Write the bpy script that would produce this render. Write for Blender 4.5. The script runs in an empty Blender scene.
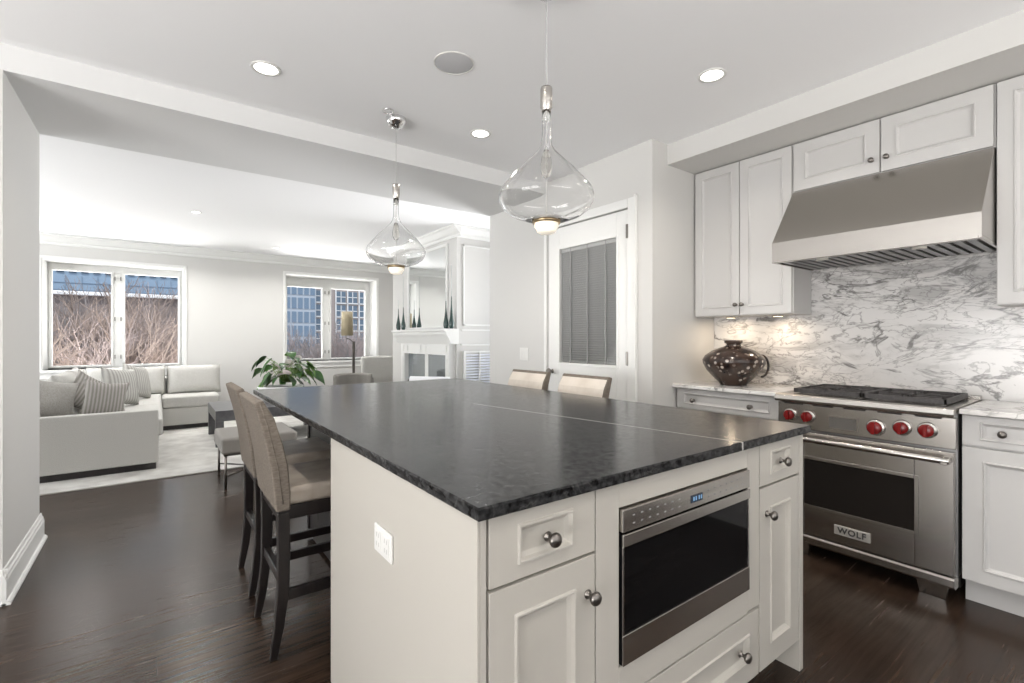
import bpy, bmesh, math, random
from mathutils import Vector, Matrix
from math import sin, cos, pi, radians
random.seed(7)
SC = bpy.context.scene
COL = SC.collection

# ------------------------------------------------------------------ camera
EYE = 1.235
cam_d = bpy.data.cameras.new('camera'); cam = bpy.data.objects.new('camera', cam_d); COL.objects.link(cam)
cam_d.sensor_width = 36.0; cam_d.lens = 478.6/1024*36.0; cam_d.clip_start = .05; cam_d.clip_end = 400
cam_d.shift_y = -(341.5-338.6)/1024
cam.location = (0, 0, EYE); cam.rotation_euler = (radians(90), 0, -radians(36.59))
SC.camera = cam

# ------------------------------------------------------------------ world, exposure
SC.view_settings.view_transform = 'Standard'; SC.view_settings.look = 'None'
SC.view_settings.gamma = 1.0; SC.view_settings.use_curve_mapping = False
SC.view_settings.exposure = 0.25
W = bpy.data.worlds.new('overcast_sky'); SC.world = W; W.use_nodes = True
wn = W.node_tree.nodes; wl = W.node_tree.links
bgn = wn['Background']; bgn.inputs['Strength'].default_value = 1.0
tc = wn.new('ShaderNodeTexCoord'); sx = wn.new('ShaderNodeSeparateXYZ'); cr = wn.new('ShaderNodeValToRGB')
cr.color_ramp.elements[0].position = 0.0; cr.color_ramp.elements[0].color = (.86, .90, .95, 1)
cr.color_ramp.elements[1].position = 0.6; cr.color_ramp.elements[1].color = (.62, .76, .95, 1)
wl.new(tc.outputs['Generated'], sx.inputs[0]); wl.new(sx.outputs['Z'], cr.inputs[0]); wl.new(cr.outputs[0], bgn.inputs['Color'])

def area(name, loc, target, sx_, sy_, power, col=(1, 1, 1), shape='RECTANGLE', spread=180):
    d = bpy.data.lights.new(name, 'AREA'); d.shape = shape; d.size = sx_; d.size_y = sy_
    d.energy = power; d.color = col; d.spread = radians(spread)
    o = bpy.data.objects.new(name, d); COL.objects.link(o); o.location = loc
    v = Vector(target)-Vector(loc); o.rotation_euler = v.to_track_quat('-Z', 'Y').to_euler()
    return o
# added fill lamps behind and beside the view, outside made-up window openings
area('fill_kitchen_back', (0.6, -2.95, 1.45), (0.6, 0, 3.6), 4.2, 1.7, 22, (1, .95, .89))
area('fill_kitchen_side', (-3.55, .3, 1.0), (-1, .3, 4.2), 3.6, 2.1, 205, (1, .98, .96))
area('fill_living_side', (-4.5, 6.7, 1.2), (-1.5, 6.7, 4.2), 3.8, 2.2, 225, (.98, .99, 1))
area('fill_living_front', (.95, 10.3, 4.2), (.95, 8.0, 0.3), 5.5, 1.5, 260, (.97, .98, 1))  # added fill standing in for sky light, hung above the sight line

# added upward fill lamps, kept low out of view, to brighten ceilings and soffit
area('upward_fill_far', (1.1, 13.0, -1.6), (1.1, 6.5, 2.9), 12.0, 5.0, 2300, (1, .99, .97))
area('upward_fill_back', (.6, -3.9, .2), (.6, .8, 2.9), 5.0, 1.6, 340, (1, .97, .94))
area('fill_living_right', (4.45, 4.75, 1.4), (0, 4.1, 2.6), .9, 1.8, 34, (.99, .99, 1), spread=100)  # added fill outside an invented opening, brightens jamb and soffit
sun_d = bpy.data.lights.new('sun', 'SUN'); sun_d.energy = 2.4; sun_d.angle = radians(2); sun_d.color = (1, .96, .9)
sun_o = bpy.data.objects.new('sun', sun_d); COL.objects.link(sun_o); sun_o.location = (0, -20, 30)
sun_o.rotation_euler = Vector((.15, .5, -.866)).to_track_quat('-Z', 'Y').to_euler()

# ------------------------------------------------------------------ materials
MATS = {}
def mat(name, col, rough=.5, metal=0, spec=.5, **k):
    if name in MATS: return MATS[name]
    m = bpy.data.materials.new(name); m.use_nodes = True
    b = m.node_tree.nodes['Principled BSDF']
    b.inputs['Base Color'].default_value = (*col, 1); b.inputs['Roughness'].default_value = rough
    b.inputs['Metallic'].default_value = metal; b.inputs['Specular IOR Level'].default_value = spec
    for kk, v in k.items(): b.inputs[kk.replace('_', ' ')].default_value = v
    MATS[name] = m; return m
def nodes(m): return m.node_tree.nodes, m.node_tree.links, m.node_tree.nodes['Principled BSDF']
def noise_col(m, c1, c2, scale=(1, 1, 1), nscale=5, detail=6, lo=.35, hi=.65, bump=0, dist=0, rough=None):
    n, l, b = nodes(m)
    t = n.new('ShaderNodeTexCoord'); mp = n.new('ShaderNodeMapping'); mp.inputs['Scale'].default_value = scale
    nz = n.new('ShaderNodeTexNoise'); nz.inputs['Scale'].default_value = nscale; nz.inputs['Detail'].default_value = detail
    nz.inputs['Distortion'].default_value = dist
    r = n.new('ShaderNodeValToRGB'); r.color_ramp.elements[0].position = lo; r.color_ramp.elements[1].position = hi
    r.color_ramp.elements[0].color = (*c1, 1); r.color_ramp.elements[1].color = (*c2, 1)
    l.new(t.outputs['Object'], mp.inputs[0]); l.new(mp.outputs[0], nz.inputs[0]); l.new(nz.outputs[0], r.inputs[0]); l.new(r.outputs[0], b.inputs['Base Color'])
    if bump:
        bp = n.new('ShaderNodeBump'); bp.inputs['Strength'].default_value = bump; bp.inputs['Distance'].default_value = .01
        l.new(nz.outputs[0], bp.inputs['Height']); l.new(bp.outputs[0], b.inputs['Normal'])
    if rough:
        mr = n.new('ShaderNodeMapRange'); mr.inputs['To Min'].default_value = rough[0]; mr.inputs['To Max'].default_value = rough[1]
        mr.inputs['From Min'].default_value = .3; mr.inputs['From Max'].default_value = .7
        l.new(nz.outputs[0], mr.inputs[0]); l.new(mr.outputs[0], b.inputs['Roughness'])
    return m
white_wall = mat('warm_white_wall_paint', (.62, .612, .592), .6, spec=.3)
white_liv = white_wall
ceil_m = mat('white_ceiling_paint', (.90, .90, .905), .7, spec=.2)
trim_m = mat('white_gloss_trim', (.78, .78, .76), .35)
cab_m = mat('off_white_cabinet_paint', (.56, .55, .537), .38)
isl_m = mat('cream_island_paint', (.49, .465, .42), .38)
gap_m = mat('dark_shadow_gap', (.05, .045, .04), .8)
steel = mat('brushed_stainless_steel', (.52, .495, .465), .26, 1)
steel.node_tree.nodes['Principled BSDF'].inputs['Anisotropic'].default_value = .55; steel.node_tree.nodes['Principled BSDF'].inputs['Anisotropic Rotation'].default_value = .25
_tn = steel.node_tree.nodes.new('ShaderNodeTangent'); _tn.direction_type = 'RADIAL'; _tn.axis = 'Y'
steel.node_tree.links.new(_tn.outputs[0], steel.node_tree.nodes['Principled BSDF'].inputs['Tangent'])
steel_d = mat('dark_brushed_steel', (.27, .27, .27), .3, 1)
chrome = mat('polished_chrome', (.8, .8, .8), .08, 1)
pewter = mat('aged_pewter', (.20, .185, .17), .3, 1)
black_glass = mat('black_oven_glass', (.004, .004, .0045), .06, spec=.18)
oven_glass = mat('smoked_oven_glass', (.012, .010, .009), .1, spec=.35)
iron = mat('cast_iron', (.035, .033, .033), .5)
noise_col(iron, (.025, .023, .023), (.05, .045, .045), nscale=80, bump=.2)
red = mat('glossy_red_knob', (.17, .006, .006), .25)
mirror_m = mat('mirror_silvering', (.86, .88, .88), .015, 1)
espresso = mat('espresso_wood', (.012, .010, .010), .3)
noise_col(espresso, (.009, .007, .007), (.018, .014, .013), (1, 1, .2), 30, 4)
table_m = mat('dark_grey_oak', (.10, .10, .105), .3)
noise_col(table_m, (.075, .075, .08), (.15, .15, .155), (1, 12, 1), 8, 5)
linen = mat('pale_grey_linen', (.52, .51, .48), .95, spec=.1)
noise_col(linen, (.46, .45, .425), (.58, .57, .54), nscale=160, detail=3, bump=.25)
linen2 = mat('warm_grey_pillow_fabric', (.36, .345, .32), .95, spec=.1)
noise_col(linen2, (.32, .31, .285), (.42, .405, .38), nscale=130, detail=3, bump=.25)
taupe = mat('taupe_upholstery', (.2, .17, .14), .75, spec=.3)
noise_col(taupe, (.135, .113, .093), (.20, .17, .14), (1, 1, 4), 60, 4, bump=.2)
taupe_seat = mat('taupe_leather_seat', (.26, .22, .18), .42)
noise_col(taupe_seat, (.24, .20, .165), (.36, .315, .265), nscale=9, detail=4, bump=.15)
cream_up = mat('cream_leather', (.62, .56, .49), .5)
noise_col(cream_up, (.56, .50, .43), (.68, .62, .55), nscale=6, detail=4, bump=.1)
blind_m = mat('grey_blind_slat', (.42, .42, .41), .6)
plastic_w = mat('white_plastic', (.74, .735, .71), .35)
slot_m = mat('grey_outlet_slot', (.45, .44, .42), .5)
leaf_m = mat('glossy_green_leaf', (.035, .12, .02), .3)
noise_col(leaf_m, (.010, .045, .010), (.06, .17, .03), nscale=7, detail=2)
leaf_y = mat('lime_leaf_edge', (.12, .24, .04), .35)
stem_m = mat('pale_green_stem', (.25, .35, .12), .5)
flower_m = mat('white_spathe', (.85, .78, .76), .5)
pot_m = mat('white_glazed_ceramic', (.85, .86, .85), .2)
soil_m = mat('dark_soil', (.03, .02, .015), .9)
brass = mat('brushed_brass', (.45, .34, .2), .3, 1)
shade_m = mat('gold_taupe_lampshade', (.35, .30, .20), .7)
dkglass = mat('dark_green_glass', (.02, .05, .045), .08, spec=.8)
grey_up = mat('grey_velvet', (.28, .265, .245), .85, spec=.2)
firebox = mat('grey_reflective_fire_glass', (.36, .39, .41), .05, .75)

def emit(name, col, s):
    m = mat(name, col, .5); b = nodes(m)[2]
    b.inputs['Emission Color'].default_value = (*col, 1); b.inputs['Emission Strength'].default_value = s; return m
lamp_e = emit('downlight_lens', (1, .97, .92), 4)
led_e = emit('warm_led_diffuser', (1, .92, .78), .35)
disp_e = emit('blue_display', (.12, .25, .42), .35)
under_e = emit('undercabinet_lens', (1, .85, .62), 3)

def glass(name, tint=(1, 1, 1), rough=0, ior=1.45):
    m = mat(name, tint, rough); b = nodes(m)[2]
    b.inputs['Transmission Weight'].default_value = 1; b.inputs['IOR'].default_value = ior; return m
pend_glass = glass('clear_blown_glass', (.97, .97, .97), 0, 1.35)
def pane_mat():
    m = bpy.data.materials.new('window_glass'); m.use_nodes = True; n = m.node_tree.nodes; l = m.node_tree.links
    for x in list(n): n.remove(x)
    o = n.new('ShaderNodeOutputMaterial'); t = n.new('ShaderNodeBsdfTransparent'); g = n.new('ShaderNodeBsdfGlossy')
    g.inputs['Roughness'].default_value = .02; mx = n.new('ShaderNodeMixShader'); f = n.new('ShaderNodeFresnel'); f.inputs[0].default_value = 1.12
    l.new(f.outputs[0], mx.inputs[0]); l.new(t.outputs[0], mx.inputs[1]); l.new(g.outputs[0], mx.inputs[2]); l.new(mx.outputs[0], o.inputs[0]); return m
pane_m = pane_mat()

def floor_mat():
    m = mat('dark_stained_oak_planks', (.04, .03, .025), .28)
    n, l, b = nodes(m); t = n.new('ShaderNodeTexCoord')
    br = n.new('ShaderNodeTexBrick'); br.offset = .37; br.inputs['Scale'].default_value = 1
    br.inputs['Brick Width'].default_value = 1.5; br.inputs['Row Height'].default_value = .13
    br.inputs['Mortar Size'].default_value = .0012; br.inputs['Bias'].default_value = 0
    br.inputs['Color1'].default_value = (.027, .017, .012, 1); br.inputs['Color2'].default_value = (.046, .030, .021, 1); br.inputs['Mortar'].default_value = (.008, .006, .005, 1)
    mp = n.new('ShaderNodeMapping'); mp.inputs['Scale'].default_value = (1.2, 22, 1)
    nz = n.new('ShaderNodeTexNoise'); nz.inputs['Scale'].default_value = 3; nz.inputs['Detail'].default_value = 8; nz.inputs['Distortion'].default_value = .4
    r = n.new('ShaderNodeValToRGB'); r.color_ramp.elements[0].color = (.55, .55, .55, 1); r.color_ramp.elements[1].color = (1.35, 1.3, 1.25, 1)
    r.color_ramp.elements[0].position = .3; r.color_ramp.elements[1].position = .7
    mx = n.new('ShaderNodeMixRGB'); mx.blend_type = 'MULTIPLY'; mx.inputs[0].default_value = 1
    l.new(t.outputs['Object'], br.inputs[0]); l.new(t.outputs['Object'], mp.inputs[0]); l.new(mp.outputs[0], nz.inputs[0])
    l.new(nz.outputs[0], r.inputs[0]); l.new(br.outputs[0], mx.inputs[1]); l.new(r.outputs[0], mx.inputs[2]); l.new(mx.outputs[0], b.inputs['Base Color'])
    mr = n.new('ShaderNodeMapRange'); mr.inputs['To Min'].default_value = .17; mr.inputs['To Max'].default_value = .32
    l.new(nz.outputs[0], mr.inputs[0]); l.new(mr.outputs[0], b.inputs['Roughness'])
    bp = n.new('ShaderNodeBump'); bp.inputs['Strength'].default_value = .12; bp.inputs['Distance'].default_value = .004
    l.new(nz.outputs[0], bp.inputs['Height']); l.new(bp.outputs[0], b.inputs['Normal'])
    b.inputs['Specular IOR Level'].default_value = .42; b.inputs['IOR'].default_value = 1.4
    return m
floor_m = floor_mat()

def marble_mat(name, base, grey, warm, rot, sc=1.0):
    m = mat(name, base, .16); n, l, b = nodes(m)
    t = n.new('ShaderNodeTexCoord'); mp = n.new('ShaderNodeMapping'); mp.inputs['Rotation'].default_value = rot; mp.inputs['Scale'].default_value = (1, .75, 1.9)
    l.new(t.outputs['Object'], mp.inputs[0])
    def noise(scale, detail, dist, off=0, rough=.55):
        o = n.new('ShaderNodeMapping'); o.inputs['Location'].default_value = (off, off*.7, off*1.3); l.new(mp.outputs[0], o.inputs[0])
        x = n.new('ShaderNodeTexNoise'); x.inputs['Scale'].default_value = scale*sc; x.inputs['Detail'].default_value = detail; x.inputs['Distortion'].default_value = dist
        x.inputs['Roughness'].default_value = rough
        l.new(o.outputs[0], x.inputs[0]); return x.outputs[0]
    def math_(op, a, bb):
        x = n.new('ShaderNodeMath'); x.operation = op
        for i, v in enumerate((a, bb)):
            if v is None: continue
            if hasattr(v, 'links'): l.new(v, x.inputs[i])
            else: x.inputs[i].default_value = v
        return x.outputs[0]
    def ridge(src, width):
        d = math_('ABSOLUTE', math_('SUBTRACT', src, .5), None)
        r = n.new('ShaderNodeMapRange'); r.inputs['From Min'].default_value = 0; r.inputs['From Max'].default_value = width
        r.inputs['To Min'].default_value = 1; r.inputs['To Max'].default_value = 0; r.interpolation_type = 'SMOOTHSTEP'
        l.new(d, r.inputs[0]); return r.outputs[0]
    def ramp(src, a, bb):
        r = n.new('ShaderNodeMapRange'); r.inputs['From Min'].default_value = a; r.inputs['From Max'].default_value = bb; r.interpolation_type = 'SMOOTHSTEP'
        l.new(src, r.inputs[0]); return r.outputs[0]
    def mix(f, a, c):
        x = n.new('ShaderNodeMixRGB'); l.new(f, x.inputs[0])
        if isinstance(a, tuple): x.inputs[1].default_value = (*a, 1)
        else: l.new(a, x.inputs[1])
        x.inputs[2].default_value = (*c, 1); return x.outputs[0]
    zone = ramp(noise(1.5, 3, .6, 3.1), .40, .60)
    c = mix(math_('MULTIPLY', ramp(noise(1.2, 4, .5, 9.2), .45, .7), .5), base, warm)
    mid = tuple(.5*(p+q) for p, q in zip(base, grey))
    c = mix(math_('MULTIPLY', math_('MULTIPLY', ramp(noise(3.0, 7, 1.6, 1.7), .46, .58), zone), .95), c, mid)
    c = mix(math_('MULTIPLY', math_('MULTIPLY', ridge(noise(6.5, 6, 1.8, 5.5), .030), zone), .75), c, grey)
    c = mix(math_('MULTIPLY', ridge(noise(3.6, 5, 1.5, 7.7), .020), .6), c, grey)
    c = mix(math_('MULTIPLY', math_('MULTIPLY', ridge(noise(1.9, 6, 1.3, 2.2), .026), ramp(noise(4, 2, 0, 4.4), .35, .6)), .9), c, tuple(.75*g for g in grey))
    l.new(c, b.inputs['Base Color']); return m
marble = marble_mat('white_marble_grey_veins', (.66, .645, .63), (.20, .19, .185), (.68, .635, .59), (.55, .1, .2))
marble_top = marble_mat('white_marble_counter', (.76, .75, .735), (.30, .29, .28), (.70, .67, .64), (.2, .7, .1))

def soapstone():
    m = mat('charcoal_leathered_stone', (.06, .06, .062), .3); n, l, b = nodes(m)
    t = n.new('ShaderNodeTexCoord')
    n1 = n.new('ShaderNodeTexNoise'); n1.inputs['Scale'].default_value = 60; n1.inputs['Detail'].default_value = 8
    n2 = n.new('ShaderNodeTexNoise'); n2.inputs['Scale'].default_value = 4; n2.inputs['Detail'].default_value = 8; n2.inputs['Distortion'].default_value = 1.4
    r1 = n.new('ShaderNodeValToRGB'); r1.color_ramp.elements[0].position = .38; r1.color_ramp.elements[1].position = .68
    r1.color_ramp.elements[0].color = (.005, .005, .0055, 1); r1.color_ramp.elements[1].color = (.042, .042, .043, 1)
    v = n.new('ShaderNodeTexVoronoi'); v.feature = 'DISTANCE_TO_EDGE'; v.inputs['Scale'].default_value = 2.1
    ad = n.new('ShaderNodeMixRGB'); ad.blend_type = 'LINEAR_LIGHT'; ad.inputs[0].default_value = .35
    l.new(t.outputs['Object'], ad.inputs[1]); l.new(n2.outputs['Color'], ad.inputs[2]); l.new(ad.outputs[0], v.inputs['Vector'])
    r2 = n.new('ShaderNodeValToRGB'); r2.color_ramp.elements[0].color = (.35, .35, .35, 1); r2.color_ramp.elements[1].color = (0, 0, 0, 1); r2.color_ramp.elements[1].position = .012
    mx = n.new('ShaderNodeMixRGB'); mx.inputs[2].default_value = (.12, .12, .115, 1)
    for nn in (n1, n2): l.new(t.outputs['Object'], nn.inputs[0])
    l.new(n1.outputs[0], r1.inputs[0]); l.new(v.outputs['Distance'], r2.inputs[0]); l.new(r2.outputs[0], mx.inputs[0]); l.new(r1.outputs[0], mx.inputs[1])
    l.new(mx.outputs[0], b.inputs['Base Color'])
    mr = n.new('ShaderNodeMapRange'); mr.inputs['From Min'].default_value = .3; mr.inputs['From Max'].default_value = .7; mr.inputs['To Min'].default_value = .14; mr.inputs['To Max'].default_value = .24
    l.new(n1.outputs[0], mr.inputs[0]); l.new(mr.outputs[0], b.inputs['Roughness'])
    bp = n.new('ShaderNodeBump'); bp.inputs['Strength'].default_value = .07; bp.inputs['Distance'].default_value = .002
    l.new(n1.outputs[0], bp.inputs['Height']); l.new(bp.outputs[0], b.inputs['Normal'])
    b.inputs['Specular IOR Level'].default_value = .36
    b.inputs['IOR'].default_value = 1.30
    return m
stone = soapstone()

def stripes(name, c1, c2, scale, axis='X'):
    m = mat(name, c1, .95, spec=.1); n, l, b = nodes(m); t = n.new('ShaderNodeTexCoord')
    w = n.new('ShaderNodeTexWave'); w.bands_direction = axis; w.inputs['Scale'].default_value = scale; w.inputs['Distortion'].default_value = .6; w.inputs['Detail Scale'].default_value = 4
    r = n.new('ShaderNodeValToRGB'); r.color_ramp.elements[0].color = (*c1, 1); r.color_ramp.elements[1].color = (*c2, 1)
    l.new(t.outputs['Object'], w.inputs[0]); l.new(w.outputs[0], r.inputs[0]); l.new(r.outputs[0], b.inputs['Base Color']); return m
strip1 = stripes('grey_striped_weave', (.24, .225, .205), (.42, .40, .375), 12)
strip2 = stripes('soft_grey_striped_weave', (.34, .33, .31), (.56, .55, .52), 9)
def rug_mat():
    m = mat('pale_distressed_rug', (.5, .48, .45), 1, spec=.05)
    return noise_col(m, (.47, .455, .43), (.60, .59, .56), (1, 1, 1), 5, 10, .38, .62, bump=.3)
rug_m = rug_mat()
def vase_mat():
    m = mat('dark_mosaic_glaze', (.04, .03, .03), .18); n, l, b = nodes(m); t = n.new('ShaderNodeTexCoord')
    v = n.new('ShaderNodeTexVoronoi'); v.inputs['Scale'].default_value = 27
    r = n.new('ShaderNodeValToRGB'); e = r.color_ramp.elements
    e[0].position = .24; e[0].color = (.55, .48, .42, 1); e[1].position = .34; e[1].color = (.035, .022, .017, 1)
    x = e.new(.7); x.color = (.012, .009, .010, 1)
    sp = n.new('ShaderNodeSeparateXYZ'); l.new(t.outputs['Object'], sp.inputs[0])
    nz = n.new('ShaderNodeTexNoise'); nz.inputs['Scale'].default_value = 9; l.new(t.outputs['Object'], nz.inputs[0])
    rr = n.new('ShaderNodeValToRGB'); rr.color_ramp.elements[0].position = .45; rr.color_ramp.elements[1].position = .6
    mx = n.new('ShaderNodeMixRGB'); mx.inputs[1].default_value = (.05, .03, .022, 1)
    l.new(nz.outputs[0], rr.inputs[0]); l.new(rr.outputs[0], mx.inputs[0]); l.new(t.outputs['Object'], v.inputs[0]); l.new(v.outputs['Distance'], r.inputs[0]); l.new(r.outputs[0], mx.inputs[2])
    l.new(mx.outputs[0], b.inputs['Base Color']); return m
vase_m = vase_mat()

# ------------------------------------------------------------------ mesh helpers
class MB:
    def __init__(s): s.v = []; s.f = []; s.sm = []
    def add(s, vs, fs, smooth=False):
        o = len(s.v); s.v += [tuple(v) for v in vs]
        for f in fs: s.f.append(tuple(i+o for i in f)); s.sm.append(smooth)
        return s
    def box(s, x0, x1, y0, y1, z0, z1, M=None):
        vs = [Vector((x, y, z)) for x in (x0, x1) for y in (y0, y1) for z in (z0, z1)]
        if M: vs = [M @ v for v in vs]
        return s.add(vs, [(0, 1, 3, 2), (4, 6, 7, 5), (0, 4, 5, 1), (2, 3, 7, 6), (0, 2, 6, 4), (1, 5, 7, 3)])
    def prism(s, poly, axis, a0, a1, smooth=False):   # poly of 2D pts in the other two axes
        def P(p, a):
            if axis == 'x': return (a, p[0], p[1])
            if axis == 'y': return (p[0], a, p[1])
            return (p[0], p[1], a)
        n = len(poly); vs = [P(p, a0) for p in poly]+[P(p, a1) for p in poly]
        s.add(vs, [tuple(range(n)), tuple(range(2*n-1, n-1, -1))])
        o = len(s.v)-2*n
        for i in range(n):
            j = (i+1) % n; s.f.append((o+i, o+j, o+n+j, o+n+i)); s.sm.append(smooth)
        return s
    def lathe(s, prof, c=(0, 0, 0), seg=32, M=None, smooth=True, closed=False):
        vs = []; n = len(prof)
        for k in range(seg):
            a = 2*pi*k/seg
            for r, z in prof:
                p = Vector((r*cos(a), r*sin(a), z)); vs.append((M @ p if M else p)+Vector(c))
        fs = []
        for k in range(seg):
            k2 = (k+1) % seg
            for i in range(n-1): fs.append((k*n+i, k2*n+i, k2*n+i+1, k*n+i+1))
            if closed: fs.append((k*n+n-1, k2*n+n-1, k2*n, k*n))
        return s.add(vs, fs, smooth)
    def tube(s, pts, r, seg=10, closed=False, smooth=True):
        pts = [Vector(p) for p in pts]; n = len(pts); rs = r if isinstance(r, (list, tuple)) else [r]*n
        vs = []; up = None
        for i, p in enumerate(pts):
            if closed: t = pts[(i+1) % n]-pts[i-1]
            else: t = pts[min(i+1, n-1)]-pts[max(i-1, 0)]
            t.normalize()
            if up is None: up = Vector((0, 0, 1)) if abs(t.z) < .9 else Vector((1, 0, 0))
            a = t.cross(up).normalized(); b = a.cross(t).normalized(); up = b
            for k in range(seg):
                g = 2*pi*k/seg; vs.append(p+rs[i]*(cos(g)*a+sin(g)*b))
        fs = []
        for i in range(n if closed else n-1):
            j = (i+1) % n
            for k in range(seg):
                k2 = (k+1) % seg; fs.append((i*seg+k, i*seg+k2, j*seg+k2, j*seg+k))
        if not closed: fs += [tuple(range(seg-1, -1, -1)), tuple((n-1)*seg+k for k in range(seg))]
        return s.add(vs, fs, smooth)
    def ellipsoid(s, c, r, seg=20, rings=12, M=None):
        prof = [(max(cos(t), 1e-4), sin(t)) for t in [-pi/2+pi*i/rings for i in range(rings+1)]]
        D = Matrix.Diagonal((r[0], r[1], r[2], 1)); D = (M @ D) if M else D
        return s.lathe(prof, c, seg, D)
    def pillow(s, w, h, t, M, n=12, e=2.6, pull=.12):
        vs = []; idx = {}
        for side in (1, -1):
            for i in range(n+1):
                for j in range(n+1):
                    u = -1+2*i/n; v = -1+2*j/n
                    th = ((1-abs(u)**e)*(1-abs(v)**e))
                    th = max(th, 0)**.55
                    if side == -1 and (i in (0, n) or j in (0, n)): idx[(side, i, j)] = idx[(1, i, j)]; continue
                    px = u*(1-pull*(1-abs(v)**1.5)*abs(u)**4*.6); pz = v*(1-pull*(1-abs(u)**1.5)*abs(v)**4*.6)
                    idx[(side, i, j)] = len(vs); vs.append(M @ Vector((px*w/2, side*th*t/2, pz*h/2)))
        fs = []
        for side in (1, -1):
            for i in range(n):
                for j in range(n):
                    q = [idx[(side, i, j)], idx[(side, i+1, j)], idx[(side, i+1, j+1)], idx[(side, i, j+1)]]
                    fs.append(tuple(q if side == -1 else q[::-1]))
        return s.add(vs, fs, True)
    def build(s, name, m, parent=None, bevel=0, seg=2, origin=True, kind=None, sub=0):
        me = bpy.data.meshes.new(name)
        off = Vector((0, 0, 0))
        if parent is not None:
            q = parent
            while q is not None: off += q.location; q = q.parent
        elif origin and s.v:
            xs = [v[0] for v in s.v]; ys = [v[1] for v in s.v]; zs = [v[2] for v in s.v]
            off = Vector(((min(xs)+max(xs))/2, (min(ys)+max(ys))/2, min(zs)))
        me.from_pydata([Vector(v)-off for v in s.v], [], s.f); me.update()
        bm = bmesh.new(); bm.from_mesh(me); bmesh.ops.recalc_face_normals(bm, faces=bm.faces); bm.to_mesh(me); bm.free()
        for p, f in zip(me.polygons, s.sm): p.use_smooth = f
        me.materials.append(m)
        o = bpy.data.objects.new(name, me); COL.objects.link(o)
        if parent is not None: o.parent = parent
        else: o.location = off
        if bevel:
            b = o.modifiers.new('bevel', 'BEVEL'); b.width = bevel; b.segments = seg; b.limit_method = 'ANGLE'; b.angle_limit = radians(40)
            b.harden_normals = False
        if sub:
            b = o.modifiers.new('sub', 'SUBSURF'); b.levels = sub; b.render_levels = sub
        if kind: o['kind'] = kind
        return o
def tag(o, label, cat, group=None, kind=None):
    if label: o['label'] = label
    if cat: o['category'] = cat
    if group: o['group'] = group
    if kind: o['kind'] = kind
    return o
def thing(name, loc, label, cat, group=None):
    o = bpy.data.objects.new(name, None); COL.objects.link(o); o.location = loc; o.empty_display_size = .1
    return tag(o, label, cat, group)
def struct(name, mb, m, bevel=0, parent=None):
    o = mb.build(name, m, parent, bevel)
    if parent is None: o['kind'] = 'structure'
    return o
def copy_tree(o, parent=None):
    c = o.copy(); COL.objects.link(c); c.parent = parent
    for ch in list(o.children): copy_tree(ch, c)
    return c

# faces of fitted furniture: u along the wall, v up, w out towards the room
def facing_west(xf): return lambda u, v, w: (xf-w, u, v)
def facing_south(yf): return lambda u, v, w: (u, yf-w, v)
def panel(F, u0, u1, v0, v1, frame=.06, t=.02, mould=True, back=0.0):
    mb = MB(); fu, fv = frame if isinstance(frame, tuple) else (frame, frame)
    g = .002; u0 += g; u1 -= g; v0 += g; v1 -= g
    loops = [(0, back), (0, t)]
    loops = [(0, 0, w) for _, w in loops]
    if mould: loops += [(fu+a, fv+a, t+w) for a, w in ((0, 0), (.002, .005), (.007, .005), (.011, -.004), (.018, -.009), (.020, -.010))]
    vs = []
    for i, j, w in loops: vs += [F(u0+i, v0+j, w), F(u1-i, v0+j, w), F(u1-i, v1-j, w), F(u0+i, v1-j, w)]
    fs = [(0, 1, 2, 3)]
    for k in range(len(loops)-1):
        for a in range(4):
            b = (a+1) % 4; fs.append((4*k+a, 4*k+b, 4*k+4+b, 4*k+4+a))
    e = 4*(len(loops)-1); fs.append((e, e+1, e+2, e+3))
    return mb.add(vs, fs)
def knob(F, u, v, w=.02, s=1.0):
    c = Vector(F(u, v, w)); d = (Vector(F(u, v, w+1))-c).normalized()
    M = d.to_track_quat('Z', 'Y').to_matrix().to_4x4()
    prof = [(.0001, 0), (.011, 0), (.011, .002), (.006, .005), (.005, .012), (.007, .016), (.013, .019), (.016, .024), (.016, .028), (.013, .033), (.007, .036), (.0001, .037)]
    return MB().lathe([(r*s, z*s) for r, z in prof], c, 20, M)

# ================================================================== THE SETTING
Z_K, Z_S, Z_L = 2.61, 2.485, 2.66
X_D, X_R = 2.74, 3.53
Y_B0, Y_B1 = 3.2, 4.07
X_J = -.575
struct('floor', MB().box(-4.2, 4.2, -2.9, 9.6, -.1, 0), floor_m)
struct('ceiling', MB().box(-3.4, X_R+.15, -2.8, Y_B0, Z_K, Z_K+.12), ceil_m)
struct('ceiling_living', MB().box(-4.2, 4.2, Y_B1, 9.6, Z_L, Z_L+.12), ceil_m)
def wall_open(name, axis, a, b, lo, hi, zt, openings, m):
    mb = MB(); cur = lo
    def bx(u0, u1, z0, z1):
        if axis == 'y': mb.box(u0, u1, a, b, z0, z1)
        else: mb.box(a, b, u0, u1, z0, z1)
    for u0, u1, z0, z1 in openings:
        bx(cur, u0, 0, zt); bx(u0, u1, 0, z0) if z0 > 0 else None; bx(u0, u1, z1, zt); cur = u1
    bx(cur, hi, 0, zt); return struct(name, mb, m)
# lowered beam over the wide opening and the thick wall left of it
struct('wall_beam', MB().box(-3.4, X_R+.15, Y_B0, Y_B1, Z_S, Z_L+.12), mat('beam_paint', (.70, .70, .695), .6, spec=.3))
struct('wall_left', MB().box(-3.4, X_J, Y_B0, Y_B1, 0, Z_S), white_wall)
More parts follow.
